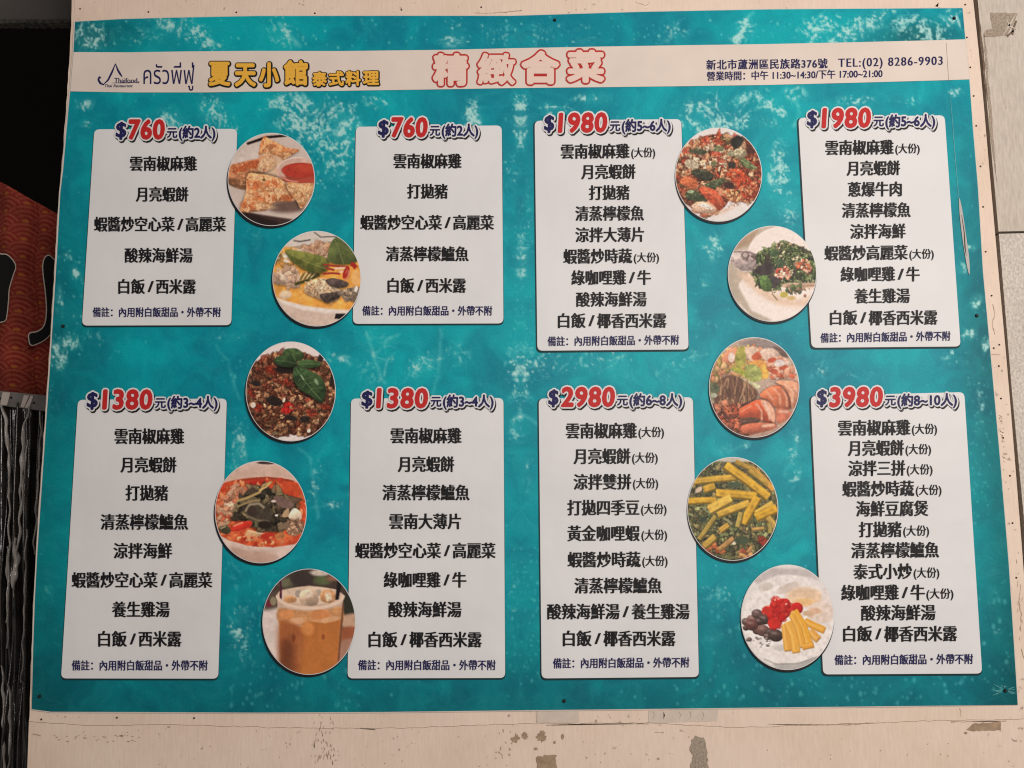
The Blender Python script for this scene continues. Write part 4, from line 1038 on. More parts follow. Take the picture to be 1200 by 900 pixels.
# the printed sea: a teal print with white foam
NU, NVv = 860, 620
u, v = np.meshgrid(np.linspace(0, 1, NU), np.linspace(0, 1, NVv))
PX = coons(u, v)
rs = np.random.RandomState(21)
Wd, Ht = 1200, 860
yy, xx = np.mgrid[0:Ht, 0:Wd].astype(float)
fo = np.zeros((Ht, Wd))
def gp(cx, cy, rx, ry, s, rot=0):
    co, si = math.cos(rot), math.sin(rot)
    a = ((xx-cx)*co+(yy-cy)*si)/rx; b = (-(xx-cx)*si+(yy-cy)*co)/ry
    np.maximum(fo, s*np.exp(-(a*a+b*b)), out=fo)
for g in ((105, 42, 26, 22, .75, 0), (200, 30, 46, 9, .9, .5), (235, 42, 40, 14, .8, .6), (165, 42, 60, 20, .45, 0), (330, 40, 30, 22, .55, .9), (430, 30, 36, 18, .3, 0), (530, 40, 26, 22, .55, 0), (610, 40, 60, 22, .5, 0), (680, 40, 40, 20, .4, 0),
          (790, 38, 26, 22, .5, 0), (870, 36, 14, 26, .75, .5), (960, 34, 30, 20, .8, -.3), (1010, 30, 60, 14, .9, -.5), (1080, 36, 46, 20, .85, .3), (1115, 22, 18, 14, .8, .5),
          (96, 122, 18, 8, .7, 0), (105, 145, 16, 6, .5, 0), (200, 140, 20, 14, .75, 0), (250, 128, 26, 22, .6, .9), (268, 145, 26, 16, .6, .5), (345, 125, 50, 20, .75, .2), (360, 150, 60, 26, .85, .6), (400, 135, 30, 20, .8, .6), (395, 175, 26, 40, .8, 0), (380, 215, 30, 30, .5, 0),
          (440, 120, 26, 14, .5, 0), (555, 140, 14, 30, .85, 0), (610, 140, 12, 46, .8, 0), (600, 200, 18, 40, .4, 0), (650, 128, 26, 10, .6, 0), (690, 115, 30, 8, .6, 0), (820, 130, 40, 20, .8, -.4), (850, 145, 46, 16, .8, -.3), (880, 115, 30, 10, .7, -.3), (905, 130, 22, 20, .8, 0), (912, 200, 16, 40, .85, 0), (930, 110, 20, 14, .7, 0), (925, 240, 14, 30, .7, 0), (1000, 118, 30, 8, .6, 0), (1120, 108, 12, 6, .9, 0), (1060, 118, 24, 8, .6, 0),
          (80, 301, 8, 5, .9, .4), (90, 322, 10, 8, .95, .6), (70, 350, 6, 22, .7, 0), (82, 400, 14, 10, .95, .3), (68, 415, 14, 22, .8, 0), (110, 395, 22, 14, .45, 0), (300, 270, 24, 60, .3, 0), (590, 260, 10, 70, .35, 0), (612, 300, 12, 60, .5, 0), (620, 240, 8, 60, .4, 0), (835, 290, 14, 18, .75, 0), (826, 330, 10, 12, .6, .5), (846, 380, 40, 10, .4, 0), (1138, 290, 8, 5, .9, 0), (1126, 315, 8, 8, .8, 0), (1145, 352, 8, 10, .9, .5), (1137, 392, 12, 9, .9, 0), (1155, 405, 8, 12, .8, 0),
          (270, 395, 40, 10, .4, 0), (440, 420, 40, 60, .42, 0), (500, 425, 60, 16, .5, -.5), (540, 415, 26, 26, .45, 0), (395, 420, 20, 8, .6, 0), (610, 430, 20, 60, .75, 0), (640, 425, 40, 22, .6, -.3), (700, 420, 70, 24, .5, -.3), (800, 420, 40, 18, .45, -.4), (760, 440, 70, 16, .35, 0), (605, 500, 14, 40, .5, 0), (618, 560, 9, 60, .35, 0), (280, 530, 12, 50, .6, 0), (372, 560, 12, 46, .5, .3), (390, 590, 16, 8, .6, 0), (860, 525, 40, 12, .4, -.3), (930, 545, 14, 60, .5, 0), (920, 610, 14, 30, .3, 0), (960, 430, 20, 30, .4, 0), (1010, 440, 40, 8, .4, 0), (1120, 420, 26, 14, .45, 0), (1150, 470, 9, 46, .5, .1), (1140, 700, 10, 16, .5, 0), (1170, 742, 8, 6, .6, 0), (1165, 700, 12, 50, .3, 0),
          (60, 470, 12, 30, .4, 0), (55, 690, 10, 20, .4, 0), (280, 740, 16, 40, .65, 0), (275, 660, 14, 40, .4, 0), (600, 690, 14, 50, .35, 0), (840, 700, 30, 26, .45, 0), (835, 748, 16, 8, .6, 0), (880, 680, 14, 30, .3, 0), (610, 780, 26, 40, .3, 0)):
    gp(*g)
fo = np.maximum(fo*.9, .10)
mir = (610-np.abs(610-np.arange(Wd)))
mir = np.clip(mir, 0, Wd-1).astype(int)     # the water picture is tiled in mirror image about its middle
w1 = vnoise(Ht, Wd, 46, rs, 3)-.5; w2 = vnoise(Ht, Wd, 46, rs, 3)-.5
def warp(a, s):
    yi = np.clip(yy+w1*s, 0, Ht-1).astype(int); xi = np.clip(xx+w2*s, 0, Wd-1).astype(int)
    return a[yi, xi]
n1 = warp(1-np.abs(2*vnoise(Ht, Wd, 17, rs, 4)-1), 40)
n2 = warp(vnoise(Ht, Wd, 4.6, rs, 2), 14)
n3 = vnoise(Ht, Wd, 60, rs, 4)
n4 = vnoise(Ht, Wd, 2.2, rs, 2)
n5 = warp(vnoise(Ht, Wd, 13, rs, 3), 40)
ss = lambda x, a, b: np.clip((x-a)/(b-a), 0, 1)**2*(3-2*np.clip((x-a)/(b-a), 0, 1))
n1, n2, n4, n5 = (q_[:, mir] for q_ in (n1, n2, n4, n5))
fo2 = np.clip(fo+(n5-.5)*.5*fo, 0, 1)
ra = warp(1-np.abs(2*vnoise(Ht, Wd, 15, rs, 4)-1), 46)[:, mir]; rb = warp(1-np.abs(2*vnoise(Ht, Wd, 7, rs, 3)-1), 24)[:, mir]
la = ss(ra, .83, .95)*(.3+1.0*n4); lb = ss(rb, .84, .96)*(.3+1.0*n4)
foam = np.clip(fo2*1.25, 0, 1)**1.2*np.clip(.75*la+.55*lb+.45*la*lb, 0, 1)+ss(n2*.6+n4*.4+fo2*.40, .80, .98)*np.clip(fo*1.6, 0, 1)*(.3+.9*n4)*.8
foam = .35*np.clip(foam, 0, 1)+.6*ss(foam, .18, .58)
rip = warp(1-np.abs(2*vnoise(Ht, Wd, 22, rs, 3)-1), 70)[:, mir]
veil = ss(fo*n3*2, .2, 1.0)*.3+.11*ss(rip+fo*.3, .84, 1.1)
# veins, droplets, streaks
pen = Pic((0, 0, 0), 3, 1200, 1200)
pen.a[:] = 0
def vein(pts, wd, s):
    p = jag(pts, 2.2, 7, int(pts[0][0]), False); pen.line(p, wd, (s, s, s), 1.0, 1)
for q, wd, s in (([(428, 388), (436, 405), (440, 425), (452, 450)], 3.2, .5), ([(440, 415), (455, 400), (470, 392)], 2.4, .5), ([(518, 385), (516, 420), (508, 470)], 2.6, .4), ([(254, 404), (268, 425), (276, 450), (282, 470)], 2.2, .4), ([(350, 525), (364, 540), (370, 575), (372, 610)], 2.6, .4), ([(396, 420), (412, 428)], 3, .5),
                 ([(602, 440), (612, 432), (630, 428)], 3, .5), ([(600, 495), (610, 488), (622, 492), (630, 498)], 3.2, .5), ([(610, 480), (611, 492)], 4, .5), ([(770, 440), (784, 422), (800, 412), (830, 416)], 2.2, .35), ([(325, 24), (338, 40), (352, 56)], 4.5, .5), ([(860, 50), (872, 30), (884, 14)], 3.6, .55), ([(280, 500), (288, 540), (292, 565)], 2, .35), ([(366, 595), (392, 588)], 2.2, .35), ([(850, 532), (880, 522)], 2.4, .3), ([(935, 500), (928, 540), (920, 560)], 2.2, .35), ([(932, 118), (937, 135), (930, 150)], 3.4, .5)):
    vein(q, wd, s)
veins = pen.a[:Ht, :Wd, 0]*(.4+1.0*n2)
dro = np.zeros((Ht, Wd)); drc = np.zeros((Ht, Wd))
def dots(n, x0, x1, y0, y1, r0, r1_, s, el=1.):
    for _ in range(n):
        cx, cy = rs.uniform(x0, x1), rs.uniform(y0, y1); r = rs.uniform(r0, r1_); e = rs.uniform(1, el)
        a0, a1, b0, b1 = max(0, int(cy-r*e-2)), min(Ht, int(cy+r*e+3)), max(0, int(cx-r-2)), min(Wd, int(cx+r+3))
        if a1 <= a0 or b1 <= b0: continue
        m = np.clip(r-np.hypot((xx[a0:a1, b0:b1]-cx), (yy[a0:a1, b0:b1]-cy)/e)+.5, 0, 1)*s*rs.uniform(.5, 1)
        np.maximum(dro[a0:a1, b0:b1], m, out=dro[a0:a1, b0:b1])
dots(420, 40, 1190, 110, 800, .5, 1.1, .35, 2.5)
dots(230, 260, 1190, 640, 830, .7, 1.7, .34, 1.6)
dots(150, 270, 420, 680, 832, .8, 2.0, .30, 2.2); dots(170, 830, 1180, 680, 826, .8, 2.4, .34, 1.8); dots(70, 600, 640, 640, 800, .6, 1.2, .4, 1.5)
dots(50, 600, 625, 240, 420, .6, 1.2, .4); dots(60, 1130, 1160, 440, 620, .6, 1.3, .4, 1.5); dots(120, 320, 420, 110, 230, .6, 1.6, .6, 1.6); dots(160, 88, 1128, 20, 56, .5, 1.3, .6, 1.4); dots(60, 260, 300, 420, 600, .5, 1.2, .4, 2); dots(40, 55, 100, 290, 420, .6, 1.5, .55)
tone = vnoise(Ht, Wd, 150, rs, 4)[:, mir]; tone2 = warp(vnoise(Ht, Wd, 26, rs, 4), 60)[:, mir]
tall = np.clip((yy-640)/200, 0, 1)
ca, cb_ = np.array([0, 118, 135.]), np.array([0, 152, 160.])
tt_ = np.clip(.45+(tone-.5)*1.8+(tone2-.5)*1.3, 0, 1)[..., None]
sea = ca*(1-tt_)+cb_*tt_
# the sea colour gets darker towards its lower edge, sides and top left strip
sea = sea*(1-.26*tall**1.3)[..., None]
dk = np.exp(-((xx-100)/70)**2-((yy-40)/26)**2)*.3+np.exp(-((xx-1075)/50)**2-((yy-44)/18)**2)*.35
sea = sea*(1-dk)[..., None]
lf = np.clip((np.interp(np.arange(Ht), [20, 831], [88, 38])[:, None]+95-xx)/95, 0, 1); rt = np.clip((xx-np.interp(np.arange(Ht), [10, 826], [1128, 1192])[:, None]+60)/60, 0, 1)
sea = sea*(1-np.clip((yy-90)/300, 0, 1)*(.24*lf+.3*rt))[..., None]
fm = np.clip(foam*.95+veil*.5+veins*.8, 0, .9)[..., None]
sea = sea*(1-fm)+np.array([172, 208, 202.])*fm
dm = np.clip(dro, 0, .85)[..., None]
sea = sea*(1-dm)+np.array([150, 208, 202.])*dm
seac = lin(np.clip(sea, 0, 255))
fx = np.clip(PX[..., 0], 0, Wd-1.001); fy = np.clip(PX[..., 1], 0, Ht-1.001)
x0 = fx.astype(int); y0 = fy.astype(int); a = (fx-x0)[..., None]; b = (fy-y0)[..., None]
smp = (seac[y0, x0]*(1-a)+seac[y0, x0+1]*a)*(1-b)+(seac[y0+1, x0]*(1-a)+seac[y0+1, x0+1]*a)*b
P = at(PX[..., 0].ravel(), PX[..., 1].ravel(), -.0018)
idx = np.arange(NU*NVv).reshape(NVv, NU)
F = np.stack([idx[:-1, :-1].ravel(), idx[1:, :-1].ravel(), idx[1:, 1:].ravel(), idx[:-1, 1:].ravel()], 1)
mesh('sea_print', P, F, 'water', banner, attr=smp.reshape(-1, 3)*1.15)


def flat(name, pts, d, m, parent):
    """thin printed layer with its own 0.3 mm"""
    return slab_obj(name, pts, d, d+.0003, m, parent)


# ------------------------------------------------------------------ lettering
GLY = {}
def glyphs(body, sp=1.):
    if body not in GLY:
        c = bpy.data.curves.new('lettering', 'FONT'); c.body = body; c.size = 1; c.resolution_u = 3; c.space_character = sp
        o = bpy.data.objects.new('lettering', c); col.objects.link(o)
        dg = bpy.context.evaluated_depsgraph_get()
        me = bpy.data.meshes.new_from_object(o.evaluated_get(dg))
        me.calc_loop_triangles()
        V = np.empty(len(me.vertices)*3, np.float32); me.vertices.foreach_get('co', V)
        T = np.empty(len(me.loop_triangles)*3, np.int32); me.loop_triangles.foreach_get('vertices', T)
        bpy.data.objects.remove(o); bpy.data.curves.remove(c); bpy.data.meshes.remove(me)
        T = T.reshape(-1, 3); lab = np.arange(len(V)//3)
        while True:
            mn = lab[T].min(1); new = lab.copy()
            for k in range(3): np.minimum.at(new, T[:, k], mn)
            if (new == lab).all(): break
            lab = new
        u_, inv = np.unique(lab, return_inverse=True)
        GLY[body] = (V.reshape(-1, 3)[:, :2].astype(float), T, (inv % 7)*.0000024)
    return GLY[body]


def disk(r, n, inner=True):
    k = [(r*math.cos(2*math.pi*i/n), r*math.sin(2*math.pi*i/n)) for i in range(n)]
    if inner: k += [(r*.5*math.cos(2*math.pi*i/6), r*.5*math.sin(2*math.pi*i/6)) for i in range(6)]+[(0, 0)]
    return k


DISH = [(x, y) for x in (-.036, -.018, 0, .018, .036) for y in ((-.008, .008) if abs(x) < .02 else (0,))]
NOTE = [(x, y) for x in (-.024, .024) for y in (-.010, .010)]
SMALL = [(x, 0) for x in (-.026, 0, .026)]


class Ink:
    """collects printed letter layers; builds ONE mesh"""
    def __init__(s): s.V = []; s.T = []; s.mi = []; s.n = 0; s.mats = []

    def add(s, body, x0, x1, yc, h, m, kern=SMALL, d=-.0034, shear=0., off=(0, 0), kh=.92, base=.36, slope=0., sp=1.):
        """body spans photo x0..x1 with its em box centred on yc and glyph height h (pixels)"""
        V, T, dz = glyphs(body, sp)
        if m not in ('black', 'navy'):          # every face gets its own tiny height, so none coincide
            V = V[T.ravel()]; dz = np.repeat((np.arange(len(T))*7 % 11)*1.5e-6, 3); T = np.arange(len(V)).reshape(-1, 3)
        if m not in s.mats: s.mats.append(m)
        vx0, vx1 = V[:, 0].min(), V[:, 0].max()
        sx = (x1-x0)/(vx1-vx0); sy = h/kh
        xm = (vx0+vx1)/2
        for i, (kx, ky) in enumerate(kern):
            ex = V[:, 0]-xm+kx*(sy/sx); ey = V[:, 1]-base+ky
            X = (x0+x1)/2+ex*sx+shear*ey*sy+off[0]; Y = yc-ey*sy+off[1]+slope*ex*sx
            P = at(X, Y, d); P[:, 1] -= i*.00002+dz
            s.V.append(P); s.T.append(T+s.n); s.n += len(P); s.mi += [s.mats.index(m)]*len(T)
        return s

    def build(s, name, parent):
        return mesh(name, np.concatenate(s.V), np.concatenate(s.T).astype(np.int32), s.mats, parent, mi=np.array(s.mi))


# white heading band with the shop name, the title and the address
bt = [(86.3, 61), (150, 61.3), (220, 60.2), (300, 59.6), (400, 59.8), (450, 59.2), (520, 58.4), (600, 56.5), (700, 54.6), (800, 53), (900, 51.6), (1000, 49.5), (1100, 47), (1131.4, 46)]
bb = [(1136, 93), (1100, 94.2), (1000, 97), (900, 99.5), (800, 101), (700, 102.2), (600, 103.2), (520, 104.6), (450, 105.6), (400, 106.4), (300, 107.3), (240, 108.3), (150, 108.3), (82.4, 107)]
band = flat('heading_band', bt+bb, -.0025, 'band', banner)
Ink().add('ครัวพี่ฟู่', 168, 228, 88.5, 24, 'navy', [(0, 0)], d=-.0027, kh=.80, base=.33).build('thai_name', band)
logo = Ink()
logo.add('Thaifood,', 134, 162.5, 94.3, 6.2, 'navy', SMALL, d=-.0027, kh=.75, base=.33)
logo.add('Thai Restaurant', 122.5, 155.5, 100.6, 3.6, 'navy', NOTE, d=-.0027, kh=.75, base=.33, shear=.25)
lo = logo.build('logo_lettering', band)
for q, wd in (([(121, 99), (126.5, 94), (131, 85), (135.3, 74.5)], [.8, 2.0, 2.2, .8]), ([(135.3, 74.5), (138, 82), (141, 87), (143.5, 90.5)], [.8, 2.2, 2.4, .6]), ([(122, 99.5), (117.5, 97.5), (115.2, 93.5), (116.5, 90), (118, 91.5)], [1, 2.6, 2.4, 2.0, 1.6]), ([(131, 97.2), (150, 97.2), (163.5, 95.8)], [.5, .8, .8])):
    flat('logo_stroke', ribbon(np.stack([np.interp(np.linspace(0, 1, 14), np.linspace(0, 1, len(q)), np.array(q)[:, k]) for k in (0, 1)], 1), np.interp(np.linspace(0, 1, 14), np.linspace(0, 1, len(wd)), wd)), -.0027, 'navy', lo)
nm = Ink()
for body, xs, ys, h in (('夏天小館', ((245.5, 269), (276, 299), (304.5, 326), (333.5, 359.5)), (86.5, 87.5, 88, 86), 27.5), ('泰式料理', ((366.5, 382.5), (386, 402.5), (405.5, 422), (426, 443.5)), (93, 92.3, 92, 91.6), 16.5)):
    for ch, (x0, x1), y in zip(body, xs, ys):
        big = h > 20
        nm.add(ch, x0, x1, y, h, 'black', disk(.098 if big else .118, 14), d=-.0027, off=(.4, .5))
        nm.add(ch, x0, x1, y, h, 'yellow', disk(.042, 8), d=-.0033)
nm.build('shop_name', band)
ti = Ink()
for ch, (x0, x1), y, ro, rf in zip('精緻合菜', ((509, 547), (561, 602.5), (613, 653.5), (666, 706.5)), (82.3, 81.8, 80, 78.6), (.100, .088, .115, .106), (.050, .040, .064, .054)):
    ti.add(ch, x0, x1, y, 35, 'title_red', disk(ro, 16, False)+[(0, 0)], d=-.0027)
    ti.add(ch, x0, x1, y, 35, 'title_fill', disk(rf, 10, False)+[(0, 0)], d=-.0034)
ti.build('title_lettering', band)
ad = Ink()
ad.add('新北市蘆洲區民族路376號', 828, 969.5, 75.3, 11.5, 'navy', [(x, y) for x in (-.03, 0, .03) for y in (-.012, .012)], d=-.0027, slope=-.013, sp=1.1)
ad.add('TEL:(02) 8286-9903', 982.5, 1104.5, 72.5, 11.5, 'navy', SMALL, d=-.0027, kh=.80, base=.33, slope=-.022, sp=1.16)
ad.add('營業時間：中午 11:30~14:30/下午 17:00~21:00', 828.5, 1034, 87.8, 10.5, 'navy', [(x, y) for x in (-.026, .026) for y in (-.012, .012)], d=-.0027, slope=-.017)
ad.build('address_lettering', band)

# ------------------------------------------------------------------ the eight menu panels
BIG = '(大份)'
PANELS = [
    dict(q=[(110.5, 151.5), (278, 151), (271, 381), (96, 381.5)], price='760', size='(約2人)', seg=(135.5, 148.5, 149, 194.5, 195.5, 208, 209.5, 253.5), py=153.5, col=1.55, lab='white menu panel at 760 for two with a stir-fried vegetable line third',
         rows=[('雲南椒麻雞', 152, 231, 192), ('月亮蝦餅', 159, 221, 228), ('蝦醬炒空心菜/ 高麗菜', 110, 265, 263), ('酸辣海鮮湯', 146, 226, 299.5), ('白飯/ 西米露', 138.5, 230, 336)], note=(108.5, 259, 366)),
    dict(q=[(417, 148.5), (588, 147), (590, 379), (413.5, 379.5)], price='760', size='(約2人)', seg=(443, 456, 457, 502.5, 503.5, 516, 517.5, 561.5), py=151, lab='white menu panel at 760 for two that lists a steamed fish',
         rows=[('雲南椒麻雞', 461, 541, 189), ('打拋豬', 477, 525, 224.5), ('蝦醬炒空心菜/ 高麗菜', 422, 579, 261), ('清蒸檸檬鱸魚', 452, 549.5, 297.8), ('白飯/ 西米露', 454, 546.5, 334.8)], note=(424.5, 577, 364.3)),
    dict(q=[(626.5, 141.5), (798.3, 139.5), (807, 409.5), (629.7, 411)], price='1980', size='(約5~6人)', seg=(637.5, 650, 653, 713, 714.5, 727, 728.5, 787), py=145.5, lab='white menu panel at 1980 for five or six, left of the spicy salad photo',
         rows=[('雲南椒麻雞' + BIG, 657, 768, 177.5, 738), ('月亮蝦餅', 681, 745, 201.5), ('打拋豬', 690, 738, 226), ('清蒸檸檬魚', 674, 755, 250.3), ('涼拌大薄片', 674, 755, 275.3), ('蝦醬炒時蔬' + BIG, 660, 772.5, 300.5, 741), ('綠咖哩雞/ 牛', 669.5, 763, 325.5), ('酸辣海鮮湯', 675, 758, 351), ('白飯/ 椰香西米露', 653.7, 781.5, 376)], note=(641.7, 796, 399.3)),
    dict(q=[(935.5, 138), (1107, 135), (1125.8, 406), (951, 407.5)], price='1980', size='(約5~6人)', seg=(945.5, 958, 962, 1022, 1023.5, 1036, 1037.5, 1097), py=140, lab='white menu panel at 1980 for five or six, in the top right corner',
         rows=[('雲南椒麻雞' + BIG, 967, 1078, 173, 1047.5), ('月亮蝦餅', 992, 1055, 197.3), ('蔥爆牛肉', 993.5, 1057, 222), ('清蒸檸檬魚', 986.5, 1067.5, 246.5), ('涼拌海鮮', 996, 1061.5, 271.3), ('蝦醬炒高麗菜' + BIG, 966, 1094.5, 296.5, 1064), ('綠咖哩雞/ 牛', 985, 1078, 321.5), ('養生雞湯', 1001, 1066.5, 347), ('白飯/ 椰香西米露', 972.5, 1099, 372.5)], note=(961.5, 1114, 395)),
    dict(q=[(91.3, 468.5), (265.8, 467), (255.7, 795.3), (71.5, 795)], price='1380', size='(約3~4人)', seg=(101.5, 115, 119, 180, 181.5, 194.5, 196, 256), py=470, lab='white menu panel at 1380 for three or four, lower left corner',
         rows=[('雲南椒麻雞', 134, 216, 511.5), ('月亮蝦餅', 141, 207, 545), ('打拋豬', 147, 197.3, 578), ('清蒸檸檬鱸魚', 117.7, 220.8, 612), ('涼拌海鮮', 132.8, 202, 645.8), ('蝦醬炒空心菜/ 高麗菜', 83.8, 249, 680), ('養生雞湯', 131, 199, 714.5), ('白飯/ 西米露', 115, 213, 749)], note=(84, 243.5, 780)),
    dict(q=[(411.3, 467), (590, 466.3), (592, 794.5), (407.3, 795)], price='1380', size='(約3~4人)', seg=(423.5, 437, 440, 503, 504.5, 517.5, 519, 579.5), py=468.5, lab='white menu panel at 1380 for three or four, right of the iced tea photo',
         rows=[('雲南椒麻雞', 457.5, 541, 510.8), ('月亮蝦餅', 466, 532.5, 544.3), ('清蒸檸檬鱸魚', 448, 550.5, 577.5), ('雲南大薄片', 456, 540.6, 611.3), ('蝦醬炒空心菜/ 高麗菜', 416, 581, 645.5), ('綠咖哩雞/ 牛', 449.6, 546.7, 679.8), ('酸辣海鮮湯', 455, 541, 714.6), ('白飯/ 椰香西米露', 431.8, 565, 749.8)], note=(419.6, 581, 779.6)),
    dict(q=[(631.3, 467), (812, 465.5), (819, 793.3), (634.7, 795)], price='2980', size='(約6~8人)', seg=(642.5, 655, 656.5, 722, 723, 736, 737.5, 800.5), py=467, lab='white menu panel at 2980 for six to eight',
         rows=[('雲南椒麻雞' + BIG, 663, 778.3, 505, 746.5), ('月亮蝦餅' + BIG, 672, 771, 535, 739), ('涼拌雙拼' + BIG, 672, 771.5, 565, 740), ('打拋四季豆' + BIG, 664.7, 781.3, 595.2, 749.5), ('黃金咖哩蝦' + BIG, 664.7, 782, 625.3, 750), ('蝦醬炒時蔬' + BIG, 665, 782.5, 656, 751), ('清蒸檸檬鱸魚', 673, 776, 686.5), ('酸辣海鮮湯/ 養生雞湯', 641, 808.3, 717), ('白飯/ 椰香西米露', 659.5, 792, 748.5)], note=(648, 808, 777)),
    dict(q=[(950, 464), (1130, 459.5), (1151, 789.3), (964.6, 790.3)], price='3980', size='(約8~10人)', seg=(957, 969.5, 971, 1036, 1037, 1050, 1051.5, 1122.5), py=467, lab='white menu panel at 3980 for eight to ten, with eleven dish lines',
         rows=[('雲南椒麻雞' + BIG, 982, 1098.3, 501.5, 1067), ('月亮蝦餅' + BIG, 993.5, 1091.3, 525.3, 1059.5), ('涼拌三拼' + BIG, 994, 1093, 549, 1061), ('蝦醬炒時蔬' + BIG, 987, 1103.5, 573, 1071.5), ('海鮮豆腐煲', 1003, 1088, 596.3), ('打拋豬' + BIG, 1006.3, 1089, 620.8, 1056.8), ('清蒸檸檬鱸魚', 997.4, 1100.8, 645), ('泰式小炒' + BIG, 1000, 1101, 670, 1069), ('綠咖哩雞/ 牛' + BIG, 985.8, 1117.5, 694.6, 1084), ('酸辣海鮮湯', 1009, 1096.5, 718.3), ('白飯/ 椰香西米露', 988, 1122, 743)], note=(978, 1140.5, 773)),
]


def rounded(q, r):
    q = [np.array(p, float) for p in q]; out = []
    for i in range(4):
        a, b, c = q[i-1], q[i], q[(i+1) % 4]
        d0 = (a-b)/np.linalg.norm(a-b); d1 = (c-b)/np.linalg.norm(c-b)
        p0, p1 = b+d0*r, b+d1*r
        for k in range(7):
            t = k/6; out.append((1-t)**2*p0+2*t*(1-t)*b+t*t*p1)
    return np.array(out)


for pi, p in enumerate(PANELS):
    rp = rounded(p['q'], 6.5)
    pan = flat('menu_panel', rp, -.0027, 'panel', banner); pan['label'] = p['lab']
    c = rp.mean(0)
    left = pi in (0, 1, 4, 5)
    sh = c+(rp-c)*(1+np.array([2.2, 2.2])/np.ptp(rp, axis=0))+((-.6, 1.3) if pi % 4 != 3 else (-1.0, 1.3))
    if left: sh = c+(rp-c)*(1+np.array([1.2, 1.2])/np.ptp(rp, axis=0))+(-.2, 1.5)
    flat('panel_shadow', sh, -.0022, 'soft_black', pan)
    # price heading: red figures, navy words, white edge, black drop
    a = p['seg']; y = p['py']; big = p['price']
    sl = -.012 if pi in (2, 3, 7) else 0
    ink = Ink()
    parts = [('$', a[0]+1, a[1]-1, y-.5, 17, .30, 'navy', .034, 0.05), (big, a[2]+2.5, a[3]-2.5, y-1.5, 21.8, .33, 'red', .043, .06), ('元', a[4]+.5, a[5]-.5, y+2.2, 12, .36, 'navy', .036, 0), (p['size'], a[6]+.5, a[7]-1.5, y+1.8, 14.5, .36, 'navy', .038, 0)]
    for body, x0, x1, yc, h, bs, m, r, shr in parts:
        kh = .70 if body in ('$', big) else .92
        em = h/kh
        ro = r+1.75/em
        for mm, rad, dd, off in (('black', ro, -.0031, (1.3, 1.9)), ('white', ro, -.0036, (0, 0)), (m, r, -.0041, (0, 0))):
            ink.add(body, x0, x1, yc, h, mm, sp=1.1 if m == 'red' else 1., kern=disk(rad, 12 if rad > .05 else 8, rad > .05), d=dd, shear=shr, off=off, kh=kh, base=bs, slope=sl)
    ink.build('price_heading', pan)
    # dish lines
    for row in p['rows']:
        body, x0, x1, yc = row[:4]
        hh = 17.2 if pi < 4 else 18.2
        sl = {2: -.008, 3: -.012, 6: -.004, 7: -.010}.get(pi, 0)
        ink = Ink()
        if len(row) == 5:
            xm = row[4]; main = body[:-len(BIG)]
            ink.add(BIG, xm+2, x1-.4, yc+1.6+sl*40, hh*.68, 'black', SMALL, slope=sl)
        else:
            xm = x1; main = body
        if '/' in main:
            a_, b_ = main.split('/'); b_ = b_.strip()
            pitch = (xm-x0)/(len(a_)+len(b_)+.82)
            xa, xb = x0+len(a_)*pitch, xm-len(b_)*pitch
            ink.add(a_, x0+.7, xa-.5, yc, hh, 'black', DISH, slope=sl)
            ink.add('/', (xa+xb)/2-3.0, (xa+xb)/2+3.4, yc, 15.5, 'black', DISH, slope=sl, kh=.86, base=.33)
            ink.add(b_, xb+.5, xm-.7, yc, hh, 'black', DISH, slope=sl)
        else:
            ink.add(main, x0+.7, xm-.7, yc, hh, 'black', DISH, slope=sl)
        ink.build('dish_line', pan)
    x0, x1, yc = p['note']
    ink = Ink(); ink.add('備註：內用附白飯甜品・外帶不附', x0+.3, x1-.3, yc, 11.2 if pi < 4 else 11.8, 'navy', NOTE, slope={2: -.012, 3: -.016, 6: -.008, 7: -.008}.get(pi, 0))
    ink.build('footnote', pan)

# ------------------------------------------------------------------ the ten round food photographs
LIGHT = (.80, .84, .84, .74, .74, 1.02, .95, 1.0, 1.0, .93)
for (fn, (fx0, fy0, k), (cx, cy, rx, ry), lab), lum in zip(FOODS, LIGHT):
    pic = fn(); pic.a = np.clip(pic.a, 0, 240); pic.a = np.clip(pic.a+.3*(pic.a-blur(pic.a, 3)), 8, 240); pic.a = pic.a*.9+pic.a.mean(-1, keepdims=True)*.1
    NR, NA = 64, 300
    th = np.linspace(0, 2*math.pi, NA, endpoint=False)
    rr = np.linspace(0, 1, NR+1)[1:]
    ex = np.concatenate([[cx], (cx+rx*rr[:, None]*np.cos(th)[None]).ravel()]); ey = np.concatenate([[cy], (cy+ry*rr[:, None]*np.sin(th)[None]).ravel()])
    tri = []
    i = np.arange(NA); j = (i+1) % NA
    T = [np.stack([np.zeros(NA, int), 1+j, 1+i], 1)]
    for r in range(NR-1):
        o0, o1 = 1+r*NA, 1+(r+1)*NA
        T += [np.stack([o0+i, o1+j, o1+i], 1), np.stack([o0+i, o0+j, o1+j], 1)]
    T = np.concatenate(T)[:, ::-1].astype(np.int32)
    cols = lin(pic.sample((ex-fx0)*k, (ey-fy0)*k))/lum
    ph = mesh('food_photo', at(ex, ey, -.0046), T, 'photo', banner, attr=np.clip(cols, 0, .9)); ph['label'] = lab
    el = lambda a, b, dx=0, dy=0: np.stack([cx+dx+a*np.cos(-th[::3]), cy+dy+b*np.sin(-th[::3])], 1)
    flat('photo_edge', el(rx+.75, ry+.75), -.0043, 'white', ph)
    flat('photo_shadow', el(rx+.9, ry+.9, -1.1 if cx < 600 else -.2, 2.6), -.0040, 'black', ph)

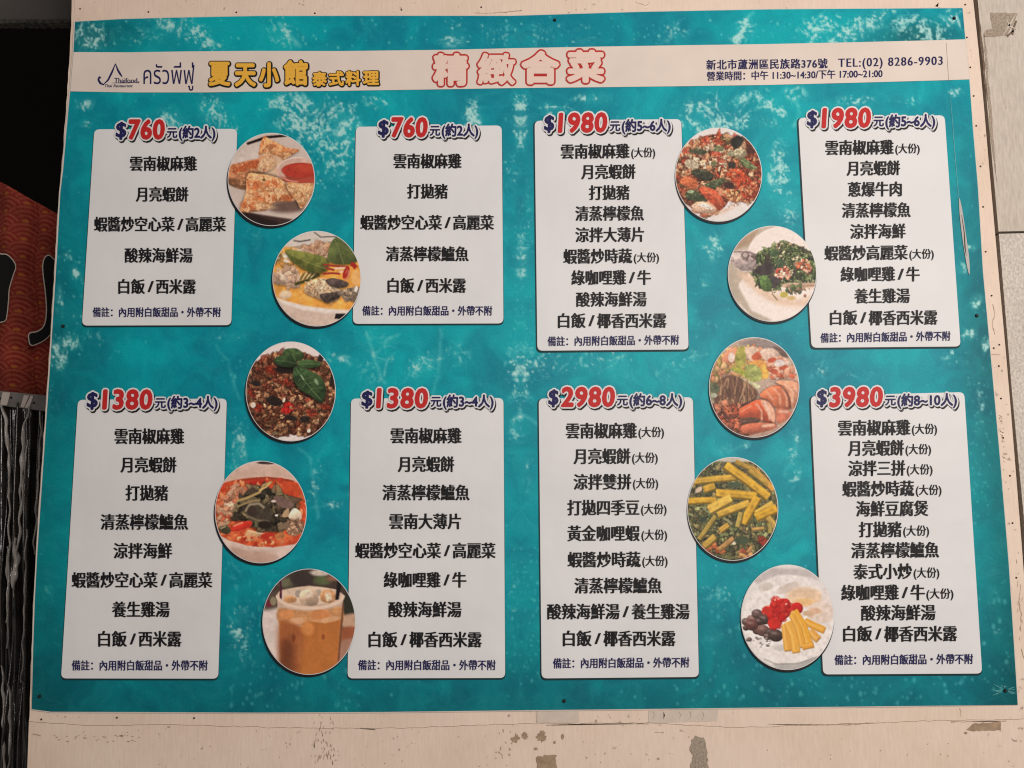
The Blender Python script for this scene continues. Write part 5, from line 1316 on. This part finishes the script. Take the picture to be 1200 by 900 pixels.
# tear, creases and nails of the banner
M['slit'] = mat('torn_vinyl', (.44, .40, .375), rough=.5)
sl = decal('torn_slit', spline([(1124, 232), (1127.5, 245), (1132, 275), (1136, 305), (1136, 322), (1132.5, 308), (1128, 280), (1124.5, 250)], 4), 'slit', -.0030, banner)
decal('slit_gap', ribbon([(1127, 252), (1130, 272), (1131, 290), (1132.5, 300)], [.3, .9, 1.2, .2]), 'rust', -.0034, sl)
M['band_crease'] = mat('band_crease', (.46, .38, .33), rough=.5)
M['crease'] = mat('crease_line', (.10, .34, .36), rough=.4)
decal('crease_line', ribbon([(1113, 108), (1116, 140), (1119, 180), (1123.5, 232)], [.3, .6, .7, .5]), 'crease', -.0024, banner)
decal('crease_line', ribbon([(1109, 50), (1111, 80), (1112, 95)], [.3, .5, .3]), 'band_crease', -.0031, banner)
rs = np.random.RandomState(4)
for k in range(17):
    t = rs.choice([rs.uniform(-.5, .35), rs.uniform(2.5, 3.9), rs.uniform(-2.2, -1.2)]); l = rs.uniform(6, 19) if abs(math.sin(t)) < .8 else rs.uniform(4, 10)
    if abs(t) < 1: l = min(l, 13)
    a = np.array((1177.5+4*math.cos(t), 809.5+4*math.sin(t))); b = np.array((1177.5+l*math.cos(t), 809.5+l*math.sin(t)*.8))
    decal('crease_line', ribbon([a, (a+b)/2+rs.uniform(-.6, .6, 2), b], [.3, .9, .2]), 'crease', -.0024, banner)
banner_nails = [(650, 23.6, 'small dark nail in the teal strip above the red outlined title'), (1118, 21.5, 'dark nail in white foam above the telephone number'), (74, 382.3, 'dark nail beside the 760 panel with the hot and sour soup line'), (1144.5, 370, 'dark nail below the torn slit in the banner'), (661, 821.5, 'dark nail under the 2980 menu panel'), (46.5, 816, 'dark nail under the 1380 panel that lists cold seafood salad'), (1177.7, 809.5, 'dark nail with pale creases fanning out round it')]
for x, y, lab in banner_nails:
    o = nail(x, y, .0023, 'nail', None, -.0022, .0022); tag(o, lab, 'nail', 'nails pinning the banner to the board')

keep = [o for o in scene.objects]
